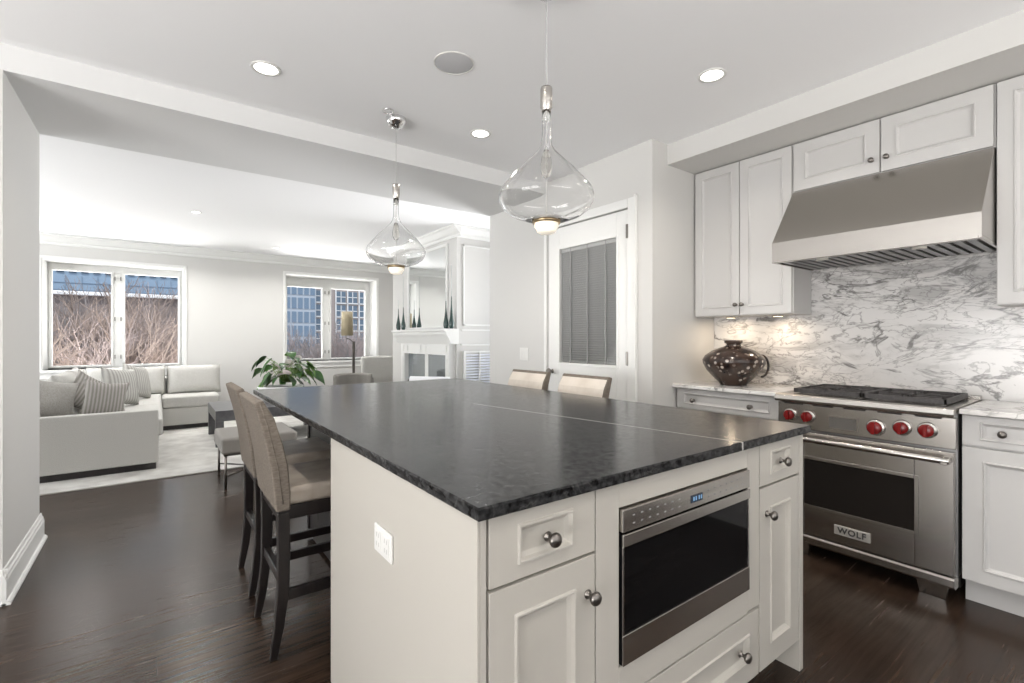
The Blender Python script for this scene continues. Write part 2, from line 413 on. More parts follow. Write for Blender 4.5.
# door wall with its opening
DY0, DY1, DZ = 2.272, 3.17, 2.18
struct('wall_door', MB().box(X_D, X_D+.14, 2.07, DY0, 0, Z_K).box(X_D, X_D+.14, DY0, DY1, DZ, Z_K).box(X_D, X_D+.14, DY1, Y_B0, 0, Z_K)
       .box(X_D, X_D+.14, Y_B0, Y_B1, 0, Z_S), white_wall)
struct('wall_return', MB().box(X_D+.14, X_R+.15, 2.07, 2.19, 0, Z_K), white_wall)
struct('wall_pantry', MB().box(X_D+.9, X_D+1.0, 2.19, Y_B1, 0, Z_S), white_wall)
struct('wall_right', MB().box(X_R, X_R+.15, -2.8, 2.07, 0, Z_K), white_wall)
# dropped soffit above the wall cabinets
struct('wall_soffit', MB().box(2.91, X_R, -2.6, 2.07, 2.468, Z_K), white_wall)
# kitchen back and side walls, with openings added to let the fill in
wall_open('wall_back', 'y', -2.8, -2.6, -3.4, X_R+.15, Z_K, [(-1.5, 2.7, .85, 2.4)], white_wall)
wall_open('wall_side', 'x', -3.4, -3.2, -2.6, Y_B0, Z_K, [(-1.5, 2.1, .15, 2.35)], white_wall)
wall_open('wall_living_side', 'x', -4.2, -4.0, Y_B1, 9.47, Z_L, [(4.9, 8.6, .5, 2.4)], white_liv)  # opening put in for the fill lamp outside
wall_open('wall_living_right', 'x', 3.95, 4.1, Y_B1, 9.07, Z_L, [(4.3, 5.18, .6, 2.4)], white_liv)  # unseen opening put in to light jamb, soffit and sofa
struct('wall_living_front', MB().box(X_D+.14, 4.1, Y_B1-.12, Y_B1, 0, Z_L).box(-4.2, -3.4, Y_B1-.12, Y_B1, 0, Z_L), white_liv)
WY, WG = 9.07, 9.45
W1 = (-1.262, .343, .80, 2.34); W2 = (1.80, 3.452, .83, 2.38)
wall_open('wall_far', 'y', WY, WY+.52, -4.2, 4.2, Z_L, [W1, W2], white_liv)

def window(n, W, xg, zg):
    u0, u1, z0, z1 = W; a0, a1, b0, b1 = xg; g0, g1 = zg
    y0 = WG; fr = MB()
    fr.box(u0, a0, y0, y0+.06, z0, z1).box(b1, u1, y0, y0+.06, z0, z1).box(a0, b1, y0, y0+.06, z0, g0).box(a0, b1, y0, y0+.06, g1, z1)
    fr.box(a1, b0, y0, y0+.06, g0, g1)
    r = struct('window_%d' % n, fr, trim_m, .004)
    ins = MB()
    for c0, c1 in ((a0, a1), (b0, b1)):     # slim sash beads
        ins.box(c0-.03, c0, y0-.02, y0, g0-.03, g1+.03).box(c1, c1+.03, y0-.02, y0, g0-.03, g1+.03).box(c0, c1, y0-.02, y0, g0-.03, g0).box(c0, c1, y0-.02, y0, g1, g1+.03)
    ins.build('window_frame', trim_m, r, .004)
    for c0, c1 in ((a0, a1), (b0, b1)):
        MB().box(c0-.01, c1+.01, y0+.02, y0+.026, g0-.01, g1+.01).build('glass_pane', pane_m, r)
    cx = (a1+b0)/2
    for s in (-1, 1):
        for z in (g1-.08, (g0+g1)/2, g0+.12):
            MB().box(cx+s*.035-.006, cx+s*.035+.006, y0-.035, y0-.02, z-.03, z+.03).build('sash_hinge', pewter, r, .002)
    MB().box(u0, u0+.012, WY, y0, z0, z1).box(u1-.012, u1, WY, y0, z0, z1).box(u0+.012, u1-.012, WY, y0, z1-.012, z1).build('window_jamb', trim_m, r)
    MB().box(u0-.05, u1+.05, WY-.035, y0, z0-.04, z0).box(u0-.03, u1+.03, WY-.015, WY, z0-.12, z0-.04).build('window_sill', trim_m, r, .005)
    e = MB().box(u0-.035, u0-.002, WY-.012, WY, z0, z1+.03).box(u1+.002, u1+.035, WY-.012, WY, z0, z1+.03).box(u0-.035, u1+.035, WY-.02, WY, z1, z1+.035)
    e.build('window_casing', trim_m, r, .004)
    return r
window(1, W1, (-1.206, -.556, -.391, .277), (.84, 2.225))
window(2, W2, (1.907, 2.521, 2.687, 3.349), (.865, 2.19))
# unseen window frames, added around the openings made for the fill lamps
def added_window(n, mb):
    r = struct('window_%d' % n, mb, trim_m, .004); return r
added_window(3, MB().box(-1.5, -1.42, -2.74, -2.66, .85, 2.4).box(2.62, 2.7, -2.74, -2.66, .85, 2.4).box(-1.42, 2.62, -2.74, -2.66, .85, .93).box(-1.42, 2.62, -2.74, -2.66, 2.32, 2.4).box(.56, .64, -2.74, -2.66, .93, 2.32))
added_window(4, MB().box(-3.34, -3.26, -1.5, -1.42, .15, 2.35).box(-3.34, -3.26, 2.02, 2.1, .15, 2.35).box(-3.34, -3.26, .26, .34, .23, 2.27).box(-3.34, -3.26, -1.42, 2.02, .15, .23).box(-3.34, -3.26, -1.42, 2.02, 2.27, 2.35))
added_window(6, MB().box(4.0, 4.06, 4.3, 4.36, .6, 2.4).box(4.0, 4.06, 5.12, 5.18, .6, 2.4).box(4.0, 4.06, 4.36, 5.12, .6, .66).box(4.0, 4.06, 4.36, 5.12, 2.34, 2.4))
added_window(5, MB().box(-4.14, -4.06, 4.9, 4.98, .5, 2.4).box(-4.14, -4.06, 8.52, 8.6, .5, 2.4).box(-4.14, -4.06, 6.7, 6.8, .58, 2.32).box(-4.14, -4.06, 4.98, 8.52, .5, .58).box(-4.14, -4.06, 4.98, 8.52, 2.32, 2.4))

# baseboards: stepped profile (out, up)
BP = [(0, 0), (.032, 0), (.032, .012), (.024, .022), (.018, .024), (.018, .115), (.014, .122), (.014, .134), (.008, .142), (.006, .158), (0, .162)]
def base_x(x, sgn, y0, y1): return MB().prism([(x+sgn*p, z) for p, z in BP], 'y', y0, y1)
def base_y(y, sgn, x0, x1): return MB().prism([(y+sgn*p, z) for p, z in BP], 'x', x0, x1)
mb = base_x(X_J, 1, Y_B0-.032, Y_B1+.032); mb2 = base_y(Y_B0, -1, -3.2, X_J+.018)
struct('baseboard_left', mb, trim_m, .002); struct('baseboard_front', mb2, trim_m, .002)
struct('baseboard_far', base_y(WY, -1, -4.0, 3.95), trim_m, .002)
struct('baseboard_door', MB().prism([(X_D-p, z) for p, z in BP], 'y', 3.27, Y_B1), trim_m, .002)
struct('baseboard_return', MB().prism([(X_D-p, z) for p, z in BP], 'y', 2.07, 2.20), trim_m, .002)
# living-room crown moulding
CP = [(0, 0), (.115, 0), (.115, -.018), (.09, -.03), (.075, -.05), (.045, -.085), (.02, -.10), (.02, -.115), (.012, -.13), (0, -.135)]
struct('trim_1', MB().prism([(WY-p, Z_L+z) for p, z in CP], 'x', -4.0, 3.95), trim_m, .002)
struct('trim_2', MB().prism([(-4.0+p, Z_L+z) for p, z in CP], 'y', Y_B1, WY-.115), trim_m, .002)

# pantry door
casing = MB()
cw = .066
def cas(y0, y1, z0, z1): casing.box(X_D-.018, X_D, y0, y1, z0, z1)
cas(DY0-cw, DY0, 0, DZ+cw); cas(DY1, DY1+.03, 0, DZ+cw); cas(DY0, DY1, DZ, DZ+cw)
casing.box(X_D-.03, X_D, DY0-cw-.012, DY0-cw, 0, DZ+cw+.012)
struct('trim_3', casing, trim_m, .004)
door = MB()
xl0, xl1 = X_D+.004, X_D+.045
G = (2.394, 3.022, 1.033, 1.99)
door.box(xl0, xl1, DY0+.006, G[0], .01, DZ-.006).box(xl0, xl1, G[1], DY1-.006, .01, DZ-.006).box(xl0, xl1, G[0], G[1], .01, G[2]).box(xl0, xl1, G[0], G[1], G[3], DZ-.006)
door_o = struct('door_1', door, trim_m, .003)
MB().box(xl0-.004, xl0+.004, G[0]-.02, G[0], G[2]-.02, G[3]+.02).box(xl0-.004, xl0+.004, G[1], G[1]+.02, G[2]-.02, G[3]+.02).box(xl0-.004, xl0+.004, G[0], G[1], G[2]-.02, G[2]).box(xl0-.004, xl0+.004, G[0], G[1], G[3], G[3]+.02).build('glazing_bead', trim_m, door_o, .002)
MB().box(xl0+.008, xl0+.012, G[0], G[1], G[2], G[3]).build('glass_pane', pane_m, door_o)
sl = MB(); z = G[2]+.012; 
Mt = None
while z < G[3]-.03:
    M_ = Matrix.Translation((xl0+.028, 0, z)) @ Matrix.Rotation(radians(42), 4, 'Y')
    sl.box(-.0125, .0125, G[0]+.006, G[1]-.006, -.0007, .0007, M_); z += .0185
sl.build('blind_slats', blind_m, door_o)
MB().box(xl0+.016, xl0+.04, G[0]+.002, G[1]-.002, G[3]-.03, G[3]).build('blind_rail', blind_m, door_o)
for yy in (G[0]+.12, (G[0]+G[1])/2, G[1]-.12):
    MB().box(xl0+.013, xl0+.015, yy-.006, yy+.006, G[2], G[3]).build('blind_tape', mat('pale_blind_tape', (.30, .30, .29), .9), door_o)
for z in (2.01, 1.09, .25):
    MB().box(X_D-.024, X_D-.0, DY0-.006, DY0+.012, z-.05, z+.05).build('hinge', pewter, door_o, .002)
FD = facing_west(xl0)
knob(FD, 3.11, .955, 0, 1.7).build('door_knob', pewter, door_o)
struct('wall_pantry_side', MB().box(X_D+.14, X_D+.9, 2.2, 2.24, 0, Z_S).box(X_D+.14, X_D+.9, 3.3, 3.34, 0, Z_S), white_wall)

# ================================================================== ISLAND
XI0, XI1, YI0, YI1, ZT = .49, 1.963, .768, 3.41, .912
yf = .81                      # cabinet face plane behind the doors
# worktop with slightly chipped edge
bm_top = MB(); rnd = random.Random(3)
def edge_pts():
    pts = []
    def run(a, b, n):
        for i in range(n): pts.append((a[0]+(b[0]-a[0])*i/n, a[1]+(b[1]-a[1])*i/n))
    run((XI0, YI0), (XI1, YI0), 90); run((XI1, YI0), (XI1, YI1), 60); run((XI1, YI1), (XI0, YI1), 40); run((XI0, YI1), (XI0, YI0), 90)
    return pts
ep = edge_pts(); n = len(ep); ccx, ccy = (XI0+XI1)/2, (YI0+YI1)/2
def inset(p, d):
    x = p[0]+(d if p[0] < XI0+1e-6 else (-d if p[0] > XI1-1e-6 else 0)); y = p[1]+(d if p[1] < YI0+1e-6 else (-d if p[1] > YI1-1e-6 else 0)); return x, y
rings = []
rings.append([(*inset(p, .002+.003*rnd.random()), ZT) for p in ep])
rings.append([(*inset(p, .0015*rnd.random()), ZT-.003-.003*rnd.random()) for p in ep])
rings.append([(*inset(p, .003*rnd.random()), ZT-.014) for p in ep])
rings.append([(*inset(p, .0015*rnd.random()), ZT-.022-.003*rnd.random()) for p in ep])
rings.append([(*inset(p, .003), ZT-.027) for p in ep])
vs = [v for r in rings for v in r]; fs = []
for k in range(4):
    for i in range(n):
        j = (i+1) % n; fs.append((k*n+i, k*n+j, (k+1)*n+j, (k+1)*n+i))
fs += [tuple(range(n)), tuple(4*n+i for i in range(n-1, -1, -1))]
bm_top.add(vs, fs)
top = bm_top.build('island_worktop', stone)
tag(top, 'charcoal leathered stone slab with rough edge on top of the kitchen island', 'countertop')
sa, sb = Vector((1.465, .768, 0)), Vector((1.262, 2.02, 0))
sd = (sb-sa).normalized(); sn = Vector((-sd.y, sd.x, 0))*.0018
seam = MB(); e0 = sa-sd*.0; q = [e0-sn, e0+sn, sb+sn, sb-sn]
seam.add([(p.x, p.y-(.0006 if i < 2 else 0), zz) for zz in (ZT-.001, ZT+.0004) for i, p in enumerate(q)], [(0, 1, 2, 3), (4, 5, 6, 7), (0, 1, 5, 4), (1, 2, 6, 5), (2, 3, 7, 6), (3, 0, 4, 7)])
seam.box(1.4625, 1.4665, YI0-.0012, YI0+.002, ZT-.026, ZT)
seam_o = seam.build('slab_seam', mat('pale_seam_filler', (.42, .41, .39), .4), top); seam_o['label'] = 'pale seam line running across the dark slab'

FI = facing_south(yf)
ZB = ZT-.0275
def island_unit(name, loc, label, x0, x1, body):
    t = thing(name, loc, label, 'cabinet'); body.build('cabinet_body', isl_m, t, .0015); return t
# left unit: small drawer above a door
t = island_unit('island_cabinet', (.68, 1.1, 0), 'cream island cabinet with one small drawer above a door, left of the microwave', .51, .834,
                MB().box(.51, .833, yf, 1.40, .115, ZB).box(.51, .525, yf-.018, yf, .0, ZB).box(.53, .833, yf+.06, 1.40, 0, .115))
d = panel(FI, .529, .832, .733, .882, (.070, .030)).build('drawer', isl_m, t, .001); knob(FI, .683, .805).build('drawer_knob', pewter, d)
d = panel(FI, .529, .832, .118, .729, .062).build('door', isl_m, t, .001); knob(FI, .806, .640).build('door_knob', pewter, d)
# middle unit around the microwave
mx0, mx1, mz0, mz1 = .915, 1.536, .424, .817
mid = MB().box(.8345, mx0, yf-.02, 1.40, .35, ZB).box(mx1, 1.613, yf-.02, 1.40, .35, ZB).box(mx0, mx1, yf-.02, 1.40, mz1, ZB).box(mx0, mx1, yf-.02, 1.40, .344, mz0)
mid.box(mx0, mx1, 1.38, 1.40, mz0, mz1).box(.8345, 1.613, yf, 1.40, .115, .344).box(.84, 1.613, yf+.06, 1.40, 0, .115)
t = island_unit('island_cabinet', (1.22, 1.1, 0), 'cream island cabinet framing the built-in microwave, wide drawer underneath', .834, 1.614, mid)
d = panel(FI, .836, 1.612, .118, .340, .062).build('drawer', isl_m, t, .001)
knob(FI, 1.49, .232).build('drawer_knob', pewter, d); knob(FI, .96, .232).build('drawer_knob', pewter, d)
# right unit
t = island_unit('island_cabinet', (1.77, 1.1, 0), 'narrow cream island cabinet with drawer over tall door, right of the microwave', 1.614, 1.935,
                MB().box(1.6145, 1.913, yf, 1.40, .115, ZB).box(1.913, 1.943, yf-.021, 1.40, 0, ZB).box(1.6145, 1.913, yf+.075, 1.40, 0, .115))
d = panel(FI, 1.616, 1.911, .737, .882, (.072, .030)).build('drawer', isl_m, t, .001); knob(FI, 1.765, .806).build('drawer_knob', pewter, d)
d = panel(FI, 1.616, 1.911, .118, .733, .070).build('door', isl_m, t, .001); knob(FI, 1.664, .640).build('door_knob', pewter, d)
# side panel with outlet and the seating pedestal
sp = MB().box(.49+.02, .532, yf+.612, 1.772, 0, ZB).box(.51-.0, .5099+.02, 1.402, 1.772, 0, ZB)
# end wall of the island facing the living side
t = thing('island_end_panel', (1.2, 1.6, 0), 'plain cream end wall of the island beside the bar stools', 'panel')
MB().box(.503, .5095, .792, 1.772, 0, ZB).box(.51, .53, 1.402, 1.772, 0, ZB).box(1.913, 1.943, 1.402, 1.772, 0, ZB).box(.53, 1.913, 1.752, 1.772, 0, ZB).build('panel_board', isl_m, t, .001)
ped = MB().box(.76, 1.69, 1.775, 3.15, .02, ZB).box(.78, 1.67, 1.775, 3.13, 0, .02)
for y in (1.78, 2.45, 3.12):
    ped.box(.752, .76, y, y+.03, .02, ZB).box(1.69, 1.698, y, y+.03, .02, ZB)
tag(ped.build('island_pedestal', espresso, None, .002), 'dark wood pedestal under the island overhang, behind the bar stools', 'cabinet')
# outlet on the island's left side
t = thing('wall_outlet', (.503, 1.29, .66), 'white two-gang power outlet on the cream island side', 'outlet')
FO = facing_west(.503)
MB().prism([(1.202, .638), (1.325, .638), (1.325, .714), (1.202, .714)], 'x', .4955, .503).build('cover_plate', plastic_w, t, .003)
for yc in (1.235, 1.292):
    o = MB().box(.4935, .4955, yc-.019, yc+.019, .650, .702).build('socket', plastic_w, t, .001)
    MB().box(.4932, .4936, yc-.009, yc-.006, .683, .695).box(.4932, .4936, yc+.006, yc+.009, .683, .695).box(.4932, .4936, yc-.009, yc-.006, .658, .670).box(.4932, .4936, yc+.006, yc+.009, .658, .670).build('socket_slots', slot_m, o)

# microwave drawer
t = thing('microwave_drawer', ((mx0+mx1)/2, 1.0, mz0), 'stainless microwave drawer with black glass front built into the island', 'microwave')
g = .004
MB().box(mx0+g, mx1-g, yf+.03, 1.30, mz0+g, mz1-g).build('body', steel_d, t)
MB().box(mx0+g, mx1-g, yf-.030, yf+.03, .757, mz1-g).build('control_panel', steel, t, .002)
o = MB().box(1.205, 1.262, yf-.0312, yf-.030, .772, .793).build('display', mat('dark_display', (.02, .03, .05), .2), t)
dg = MB()
for i, ch in enumerate([1.215, 1.226, 1.241, 1.252]): dg.box(ch, ch+.006, yf-.0318, yf-.0312, .777, .788)
dg.build('display_digits', disp_e, o)
for u0 in (.955, 1.29):
    for i in range(7):
        for j in range(2): MB().box(u0+i*.032, u0+i*.032+.008, yf-.0306, yf-.030, .773+j*.02, .776+j*.02).build('touch_key', mat('grey_print', (.25, .25, .25), .5), t)
o = MB().box(mx0+g, mx1-g, yf-.026, yf+.03, mz0+g, .752).build('drawer_front', black_glass, t, .002)
MB().box(mx0+g, mx1-g, yf-.032, yf-.026, .722, .752).box(mx0+g, mx1-g, yf-.030, yf-.026, mz0+g, .503).box(mx0+g, mx0+g+.006, yf-.029, yf-.026, .503, .722).box(mx1-g-.006, mx1-g, yf-.029, yf-.026, .503, .722).build('steel_trim', steel, o, .0015)

# ================================================================== BAR STOOLS
def make_stool():
    t = thing('bar_stool', (0, 0, 0), 'x', 'stool')
    # faces +X, origin under seat centre; back at -X
    w = .40
    seat = MB().box(-.20, .23, -w/2, w/2, .585, .655)
    seat.build('seat', taupe_seat, t, .018, 4)
    MB().box(-.195, .22, -w/2+.008, w/2-.008, .53, .585).build('seat_frame', espresso, t, .004)
    # curved upholstered back, leaning outward at the top
    prof_r = [(-.206, .570), (-.212, .62), (-.225, .74), (-.25, .87), (-.283, .995)]
    prof_f = [(-.252, 1.003), (-.212, .93), (-.18, .82), (-.163, .74), (-.155, .64), (-.155, .570)]
    MB().prism(prof_r+prof_f, 'y', -w/2-.006, w/2+.006).build('backrest', taupe, t, .007, 3)
    for sy in (-1, 1): MB().tube([(-.213+.03, sy*(w/2+.006), .60), (-.2, sy*(w/2+.006), .74), (-.235, sy*(w/2+.006), .9), (-.262, sy*(w/2+.006), .995)], .0025, 6).build('back_seam', taupe, t)
    for sy in (-1, 1):
        yc = sy*(w/2-.022)
        def leg(path, hw):
            mb = MB(); vs = []
            for (x, z, h) in path:
                vs += [(x-h, yc-h, z), (x+h, yc-h, z), (x+h, yc+h, z), (x-h, yc+h, z)]
            n_ = len(path); fs = [(0, 1, 2, 3), tuple(4*(n_-1)+i for i in (3, 2, 1, 0))]
            for k in range(n_-1):
                for a in range(4):
                    b = (a+1) % 4; fs.append((4*k+a, 4*k+b, 4*k+4+b, 4*k+4+a))
            return mb.add(vs, fs)
        leg([(-.178, .56, .021), (-.175, .40, .021), (-.178, .25, .020), (-.192, .12, .017), (-.212, 0, .013)], 0).build('leg', espresso, t, .003)
        leg([(.195, .56, .021), (.198, .25, .019), (.202, 0, .015)], 0).build('leg', espresso, t, .003)
        MB().box(-.175, .195, yc-.012, yc+.012, .215, .255).build('stretcher', espresso, t, .003)
    MB().box(.185, .21, -w/2+.03, w/2-.03, .18, .225).build('footrest', espresso, t, .003)
    MB().box(-.19, -.165, -w/2+.03, w/2-.03, .27, .31).build('stretcher', espresso, t, .003)
    return t
st = make_stool()
stools = [((.572, 2.205), 0, 'taupe bar stool left of the island, nearest to the cream side panel'),
          ((.578, 2.77), 0, 'taupe bar stool left of the island, farther one beside the grey ottoman'),
          ((1.952, 2.185), pi, 'cream-faced bar stool right of the island, nearer one before the glazed door'),
          ((1.952, 2.75), pi, 'cream-faced bar stool right of the island, farther one under the light switch')]
for i, (p, rz, lb) in enumerate(stools):
    o = st if i == 0 else copy_tree(st)
    o.location = (p[0], p[1], 0); o.rotation_euler = (0, 0, rz); tag(o, lb, 'stool', 'bar stools around the island')
    if i >= 2:
        fr = MB().prism([(-.248, .995), (-.209, .928), (-.177, .82), (-.159, .74), (-.151, .66), (-.154, .66), (-.165, .74), (-.183, .82), (-.215, .93), (-.254, .999)], 'y', -.198, .198)
        f = fr.build('back_panel', cream_up, None, 0, origin=False); f.parent = o; f['label'] = 'cream leather inner face of the backrest'

# ================================================================== RANGE WALL
FB = facing_west(3.02)
def base_cab(loc, label, y0, y1, fronts, toe_inset=.085):
    t = thing('base_cabinet', loc, label, 'cabinet')
    MB().box(3.02, X_R-.002, y0, y1, .118, .888).box(3.0+toe_inset, X_R-.002, y0, y1, 0, .118).build('cabinet_body', cab_m, t, .001)
    for nm, u0, u1, v0, v1, fr, kn in fronts:
        d = panel(FB, u0, u1, v0, v1, fr).build(nm, cab_m, t, .001)
        for k in kn: knob(FB, *k).build(nm+'_knob', pewter, d)
base_cab((3.25, 1.72, 0), 'white base cabinet with one wide drawer under the dark vase', 1.345, 2.065,
         [('drawer', 1.352, 2.055, .745, .884, (.05, .028), [(1.52, .806), (1.92, .806)]), ('door', 1.352, 1.70, .122, .738, .055, [(1.66, .65)]), ('door', 1.705, 2.055, .122, .738, .055, [(1.745, .65)])])
base_cab((3.25, .28, 0), 'white base cabinet right of the range with drawer above door', .0, .541,
         [('drawer', .004, .540, .745, .884, (.06, .026), [(.26, .812), (.404, .812)][1:]), ('door', .004, .540, .122, .738, (.07, .058), [])])
base_cab((3.25, -.4, 0), 'white base cabinet at the far right end, beyond the frame edge', -.8, -.004,
         [('drawer', -.796, -.008, .745, .884, (.06, .026), [(-.4, .812)]), ('door', -.796, -.404, .122, .738, .06, [(-.45, .65)]), ('door', -.4, -.008, .122, .738, .06, [(-.36, .65)])])
tag(MB().box(2.965, X_R-.002, 1.338, 2.068, .888, .912).build('marble_counter', marble_top, None, .003), 'white marble counter slab left of the range carrying the dark vase', 'countertop')
tag(MB().box(2.965, X_R-.002, -.8, .543, .888, .912).build('marble_counter', marble_top, None, .003), 'white marble counter slab right of the range', 'countertop')
tag(MB().box(X_R-.02, X_R-.001, -.8, 2.068, .913, 2.15).build('marble_backsplash', marble, None), 'white marble backsplash slab with grey veins behind the range', 'backsplash')

# upper cabinets
FU = facing_west(3.25)
def upper(loc, label, y0, y1, z0, z1, doors, lights=()):
    t = thing('wall_cabinet', loc, label, 'cabinet')
    MB().box(3.25, X_R-.022, y0, y1, z0, z1).build('cabinet_body', cab_m, t, .001)
    for u0, u1, v0, v1, fr, kn in doors:
        d = panel(FU, u0, u1, v0, v1, fr).build('door', cab_m, t, .001)
        for k in kn: knob(FU, *k, .02, .9).build('door_knob', pewter, d)
    return t
upper((3.38, 1.71, 1.39), 'tall white double-door wall cabinet left of the hood', 1.374, 2.06, 1.395, 2.465,
      [(1.378, 1.716, 1.398, 2.461, .052, [(1.695, 1.47)]), (1.718, 2.056, 1.398, 2.461, .052, [(1.74, 1.47)])])
upper((3.38, .91, 2.16), 'short white double-door wall cabinet directly above the range hood', .462, 1.372, 2.158, 2.465,
      [(.466, .914, 2.161, 2.461, .062, [(.885, 2.235)]), (.918, 1.368, 2.161, 2.461, .062, [(.955, 2.235)])])
upper((3.38, .1, 1.39), 'tall white wall cabinet right of the hood at the frame edge', -.36, .460, 1.395, 2.465,
      [(.05, .457, 1.398, 2.461, .055, [(.09, 1.47)]), (-.357, .046, 1.398, 2.461, .055, [(.01, 1.47)])])
for i, (y, lb) in enumerate([(1.86, 'small undercabinet light in the corner, above the dark vase'), (1.53, 'small undercabinet light nearer the hood, left of the range')]):
    t = thing('undercabinet_light', (3.38, y, 1.39), lb, 'light', 'undercabinet lights')
    MB().lathe([(.03, 0), (.034, 0), (.034, .008), (.0001, .008)], (3.38, y, 1.385), 20).build('housing', steel, t)
    MB().lathe([(.0001, .001), (.029, .001), (.029, .003), (.0001, .003)], (3.38, y, 1.383), 20).build('lens', under_e, t)
    area('undercabinet_glow', (3.38, y, 1.375), (3.38, y, 0), .05, .05, .7, (1, .80, .58), 'DISK')
# plate shelf-less strip of power outlet is hidden by the hood light

# hood
t = thing('range_hood', (3.2, .915, 1.69), 'stainless steel range hood with sloping front above the range', 'range hood')
hy0, hy1 = .464, 1.372
hp = [(2.965, 1.695), (2.965, 1.803), (3.235, 2.150), (X_R-.022, 2.150), (X_R-.022, 1.66), (3.30, 1.66)]
hp = [(2.952, 1.695), (2.952, 1.803), (3.229, 2.155), (X_R-.022, 2.155), (X_R-.022, 1.70), (2.975, 1.70)]
MB().prism(hp, 'y', hy0, hy1).build('canopy', steel, t, .003, 2)
MB().box(2.952, X_R-.022, hy0, hy0+.012, 1.684, 1.70).box(2.952, X_R-.022, hy1-.012, hy1, 1.684, 1.70).box(2.952, 2.985, hy0+.012, hy1-.012, 1.684, 1.70).build('lower_rim', steel, t, .002)
bf = MB()
for i in range(18):
    y = hy0+.03+i*.0475; bf.prism([(2.995, 1.686), (3.47, 1.684), (3.47, 1.693), (2.995, 1.693)], 'y', y, y+.030)
bf.build('baffle_filter', steel_d, t, .002)
MB().box(2.99, X_R-.03, hy0+.014, hy1-.014, 1.692, 1.698).build('filter_recess', gap_m, t)
for y in (.70, 1.13):
    MB().lathe([(.0001, 0), (.03, 0), (.03, .01), (.0001, .01)], (3.03, y, 1.680), 16).build('hood_lamp', mat('frosted_lens', (.6, .58, .52), .3), t)

# range
t = thing('gas_range', (3.2, .933, 0), 'stainless steel gas range with five red knobs', 'range')
ry0, ry1 = .549, 1.334; FRx = 2.985
FR = facing_west(FRx)
MB().box(FRx, X_R-.03, ry0, ry1, .125, .885).build('body', steel_d, t, .002)
MB().prism([(2.903, .888), (2.907, .912), (2.93, .917), (X_R-.03, .917), (X_R-.03, .885), (2.935, .885), (2.915, .872), (2.906, .876)], 'y', ry0, ry1).build('cooktop', steel, t, .003, 3)
MB().box(X_R-.075, X_R-.03, ry0, ry1, .917, .935).build('rear_trim', steel, t, .003)
cp = MB().box(FRx-.035, FRx, ry0, ry1, .722, .868).build('control_panel', steel, t, .003)
vt = MB()
for i in range(5): vt.box(FRx-.0362, FRx-.035, ry0+.05+i*.15, ry0+.15+i*.15, .858, .866)
vt.build('vent_slots', gap_m, cp)
MB().box(FRx-.037, FRx-.035, .931, 1.076, .742, .818).build('display_frame', steel, cp, .001)
MB().box(FRx-.0376, FRx-.037, .94, 1.067, .750, .810).build('display_window', mat('grey_display_glass', (.20, .19, .18), .2, .4), cp)
FK = facing_west(FRx-.035)
def rknob(y, z, s):
    Mx = Matrix.Rotation(-pi/2, 4, 'Y')
    kb = MB().lathe([(.0001, 0), (.030*s, 0), (.030*s, .004), (.026*s, .008), (.0001, .009)], (FRx-.035, y, z), 28, Mx).build('knob_bezel', steel, cp)
    m = MB().lathe([(.0001, .008), (.020*s, .008), (.022*s, .012), (.023*s, .03), (.021*s, .037), (.015*s, .041), (.0001, .042)], (FRx-.035, y, z), 28, Mx)
    m.box(FRx-.035-.054, FRx-.035-.036, y-.006*s, y+.006*s, z-.022*s, z+.022*s)
    m.build('knob', red, t, .002)
for y, z, s in ((1.264, .797, 1.22), (1.171, .797, 1.22), (.855, .782, 1.4), (.747, .797, 1.3), (.651, .799, 1.3)): rknob(y, z, s)
dr = MB(); wy0, wy1, wz0, wz1 = .700, 1.19, .303, .557
dx = FRx-.04
dr.box(dx, FRx, ry0+.006, wy0, .135, .708).box(dx, FRx, wy1, ry1-.006, .135, .708).box(dx, FRx, wy0, wy1, .135, wz0).box(dx, FRx, wy0, wy1, wz1, .708)
do = dr.build('oven_door', steel, t, .003)
MB().box(dx+.006, FRx, wy0, wy1, wz0, wz1).build('oven_window', oven_glass, do)
e = .018
MB().box(dx-.003, dx, wy0-e, wy0, wz0-e, wz1+e).box(dx-.003, dx, wy1, wy1+e, wz0-e, wz1+e).box(dx-.003, dx, wy0, wy1, wz0-e, wz0).box(dx-.003, dx, wy0, wy1, wz1, wz1+e).build('window_surround', steel, do, .002)
hx = dx-.045
h = MB().tube([(hx, ry0+.012, .675), (hx, ry1-.012, .675)], .017, 16)
h.box(hx-.016, dx, ry0+.018, ry0+.044, .656, .688).box(hx-.016, dx, ry1-.044, ry1-.018, .656, .688)
h.build('handle', steel, do, .003)
bd = MB().box(dx-.006, dx, .876, 1.040, .182, .232).build('badge', mat('pale_badge_metal', (.70, .68, .64), .25, .6), do, .002)
fc = bpy.data.curves.new('badge_lettering', 'FONT'); fc.body = 'WOLF'; fc.size = .043; fc.extrude = .0012; fc.align_x = 'CENTER'; fc.align_y = 'CENTER'; fc.offset = .0012; fc.space_character = 1.12
fo = bpy.data.objects.new('tmp_text', fc); COL.objects.link(fo)
bpy.context.view_layer.update()
tm = bpy.data.meshes.new_from_object(fo.evaluated_get(bpy.context.evaluated_depsgraph_get())); bpy.data.objects.remove(fo)
Mtx = Matrix(((0, 0, -1, 0), (-1, 0, 0, 0), (0, 1, 0, 0), (0, 0, 0, 1)))
tm.transform(Mtx); tm.materials.clear(); tm.materials.append(mat('badge_black', (.02, .02, .02), .4))
lo = bpy.data.objects.new('badge_lettering', tm); COL.objects.link(lo); lo.parent = do
lo.location = Vector((dx-.0065, .958, .207))-t.location
lo['label'] = 'dark capital letters WOLF on the badge'
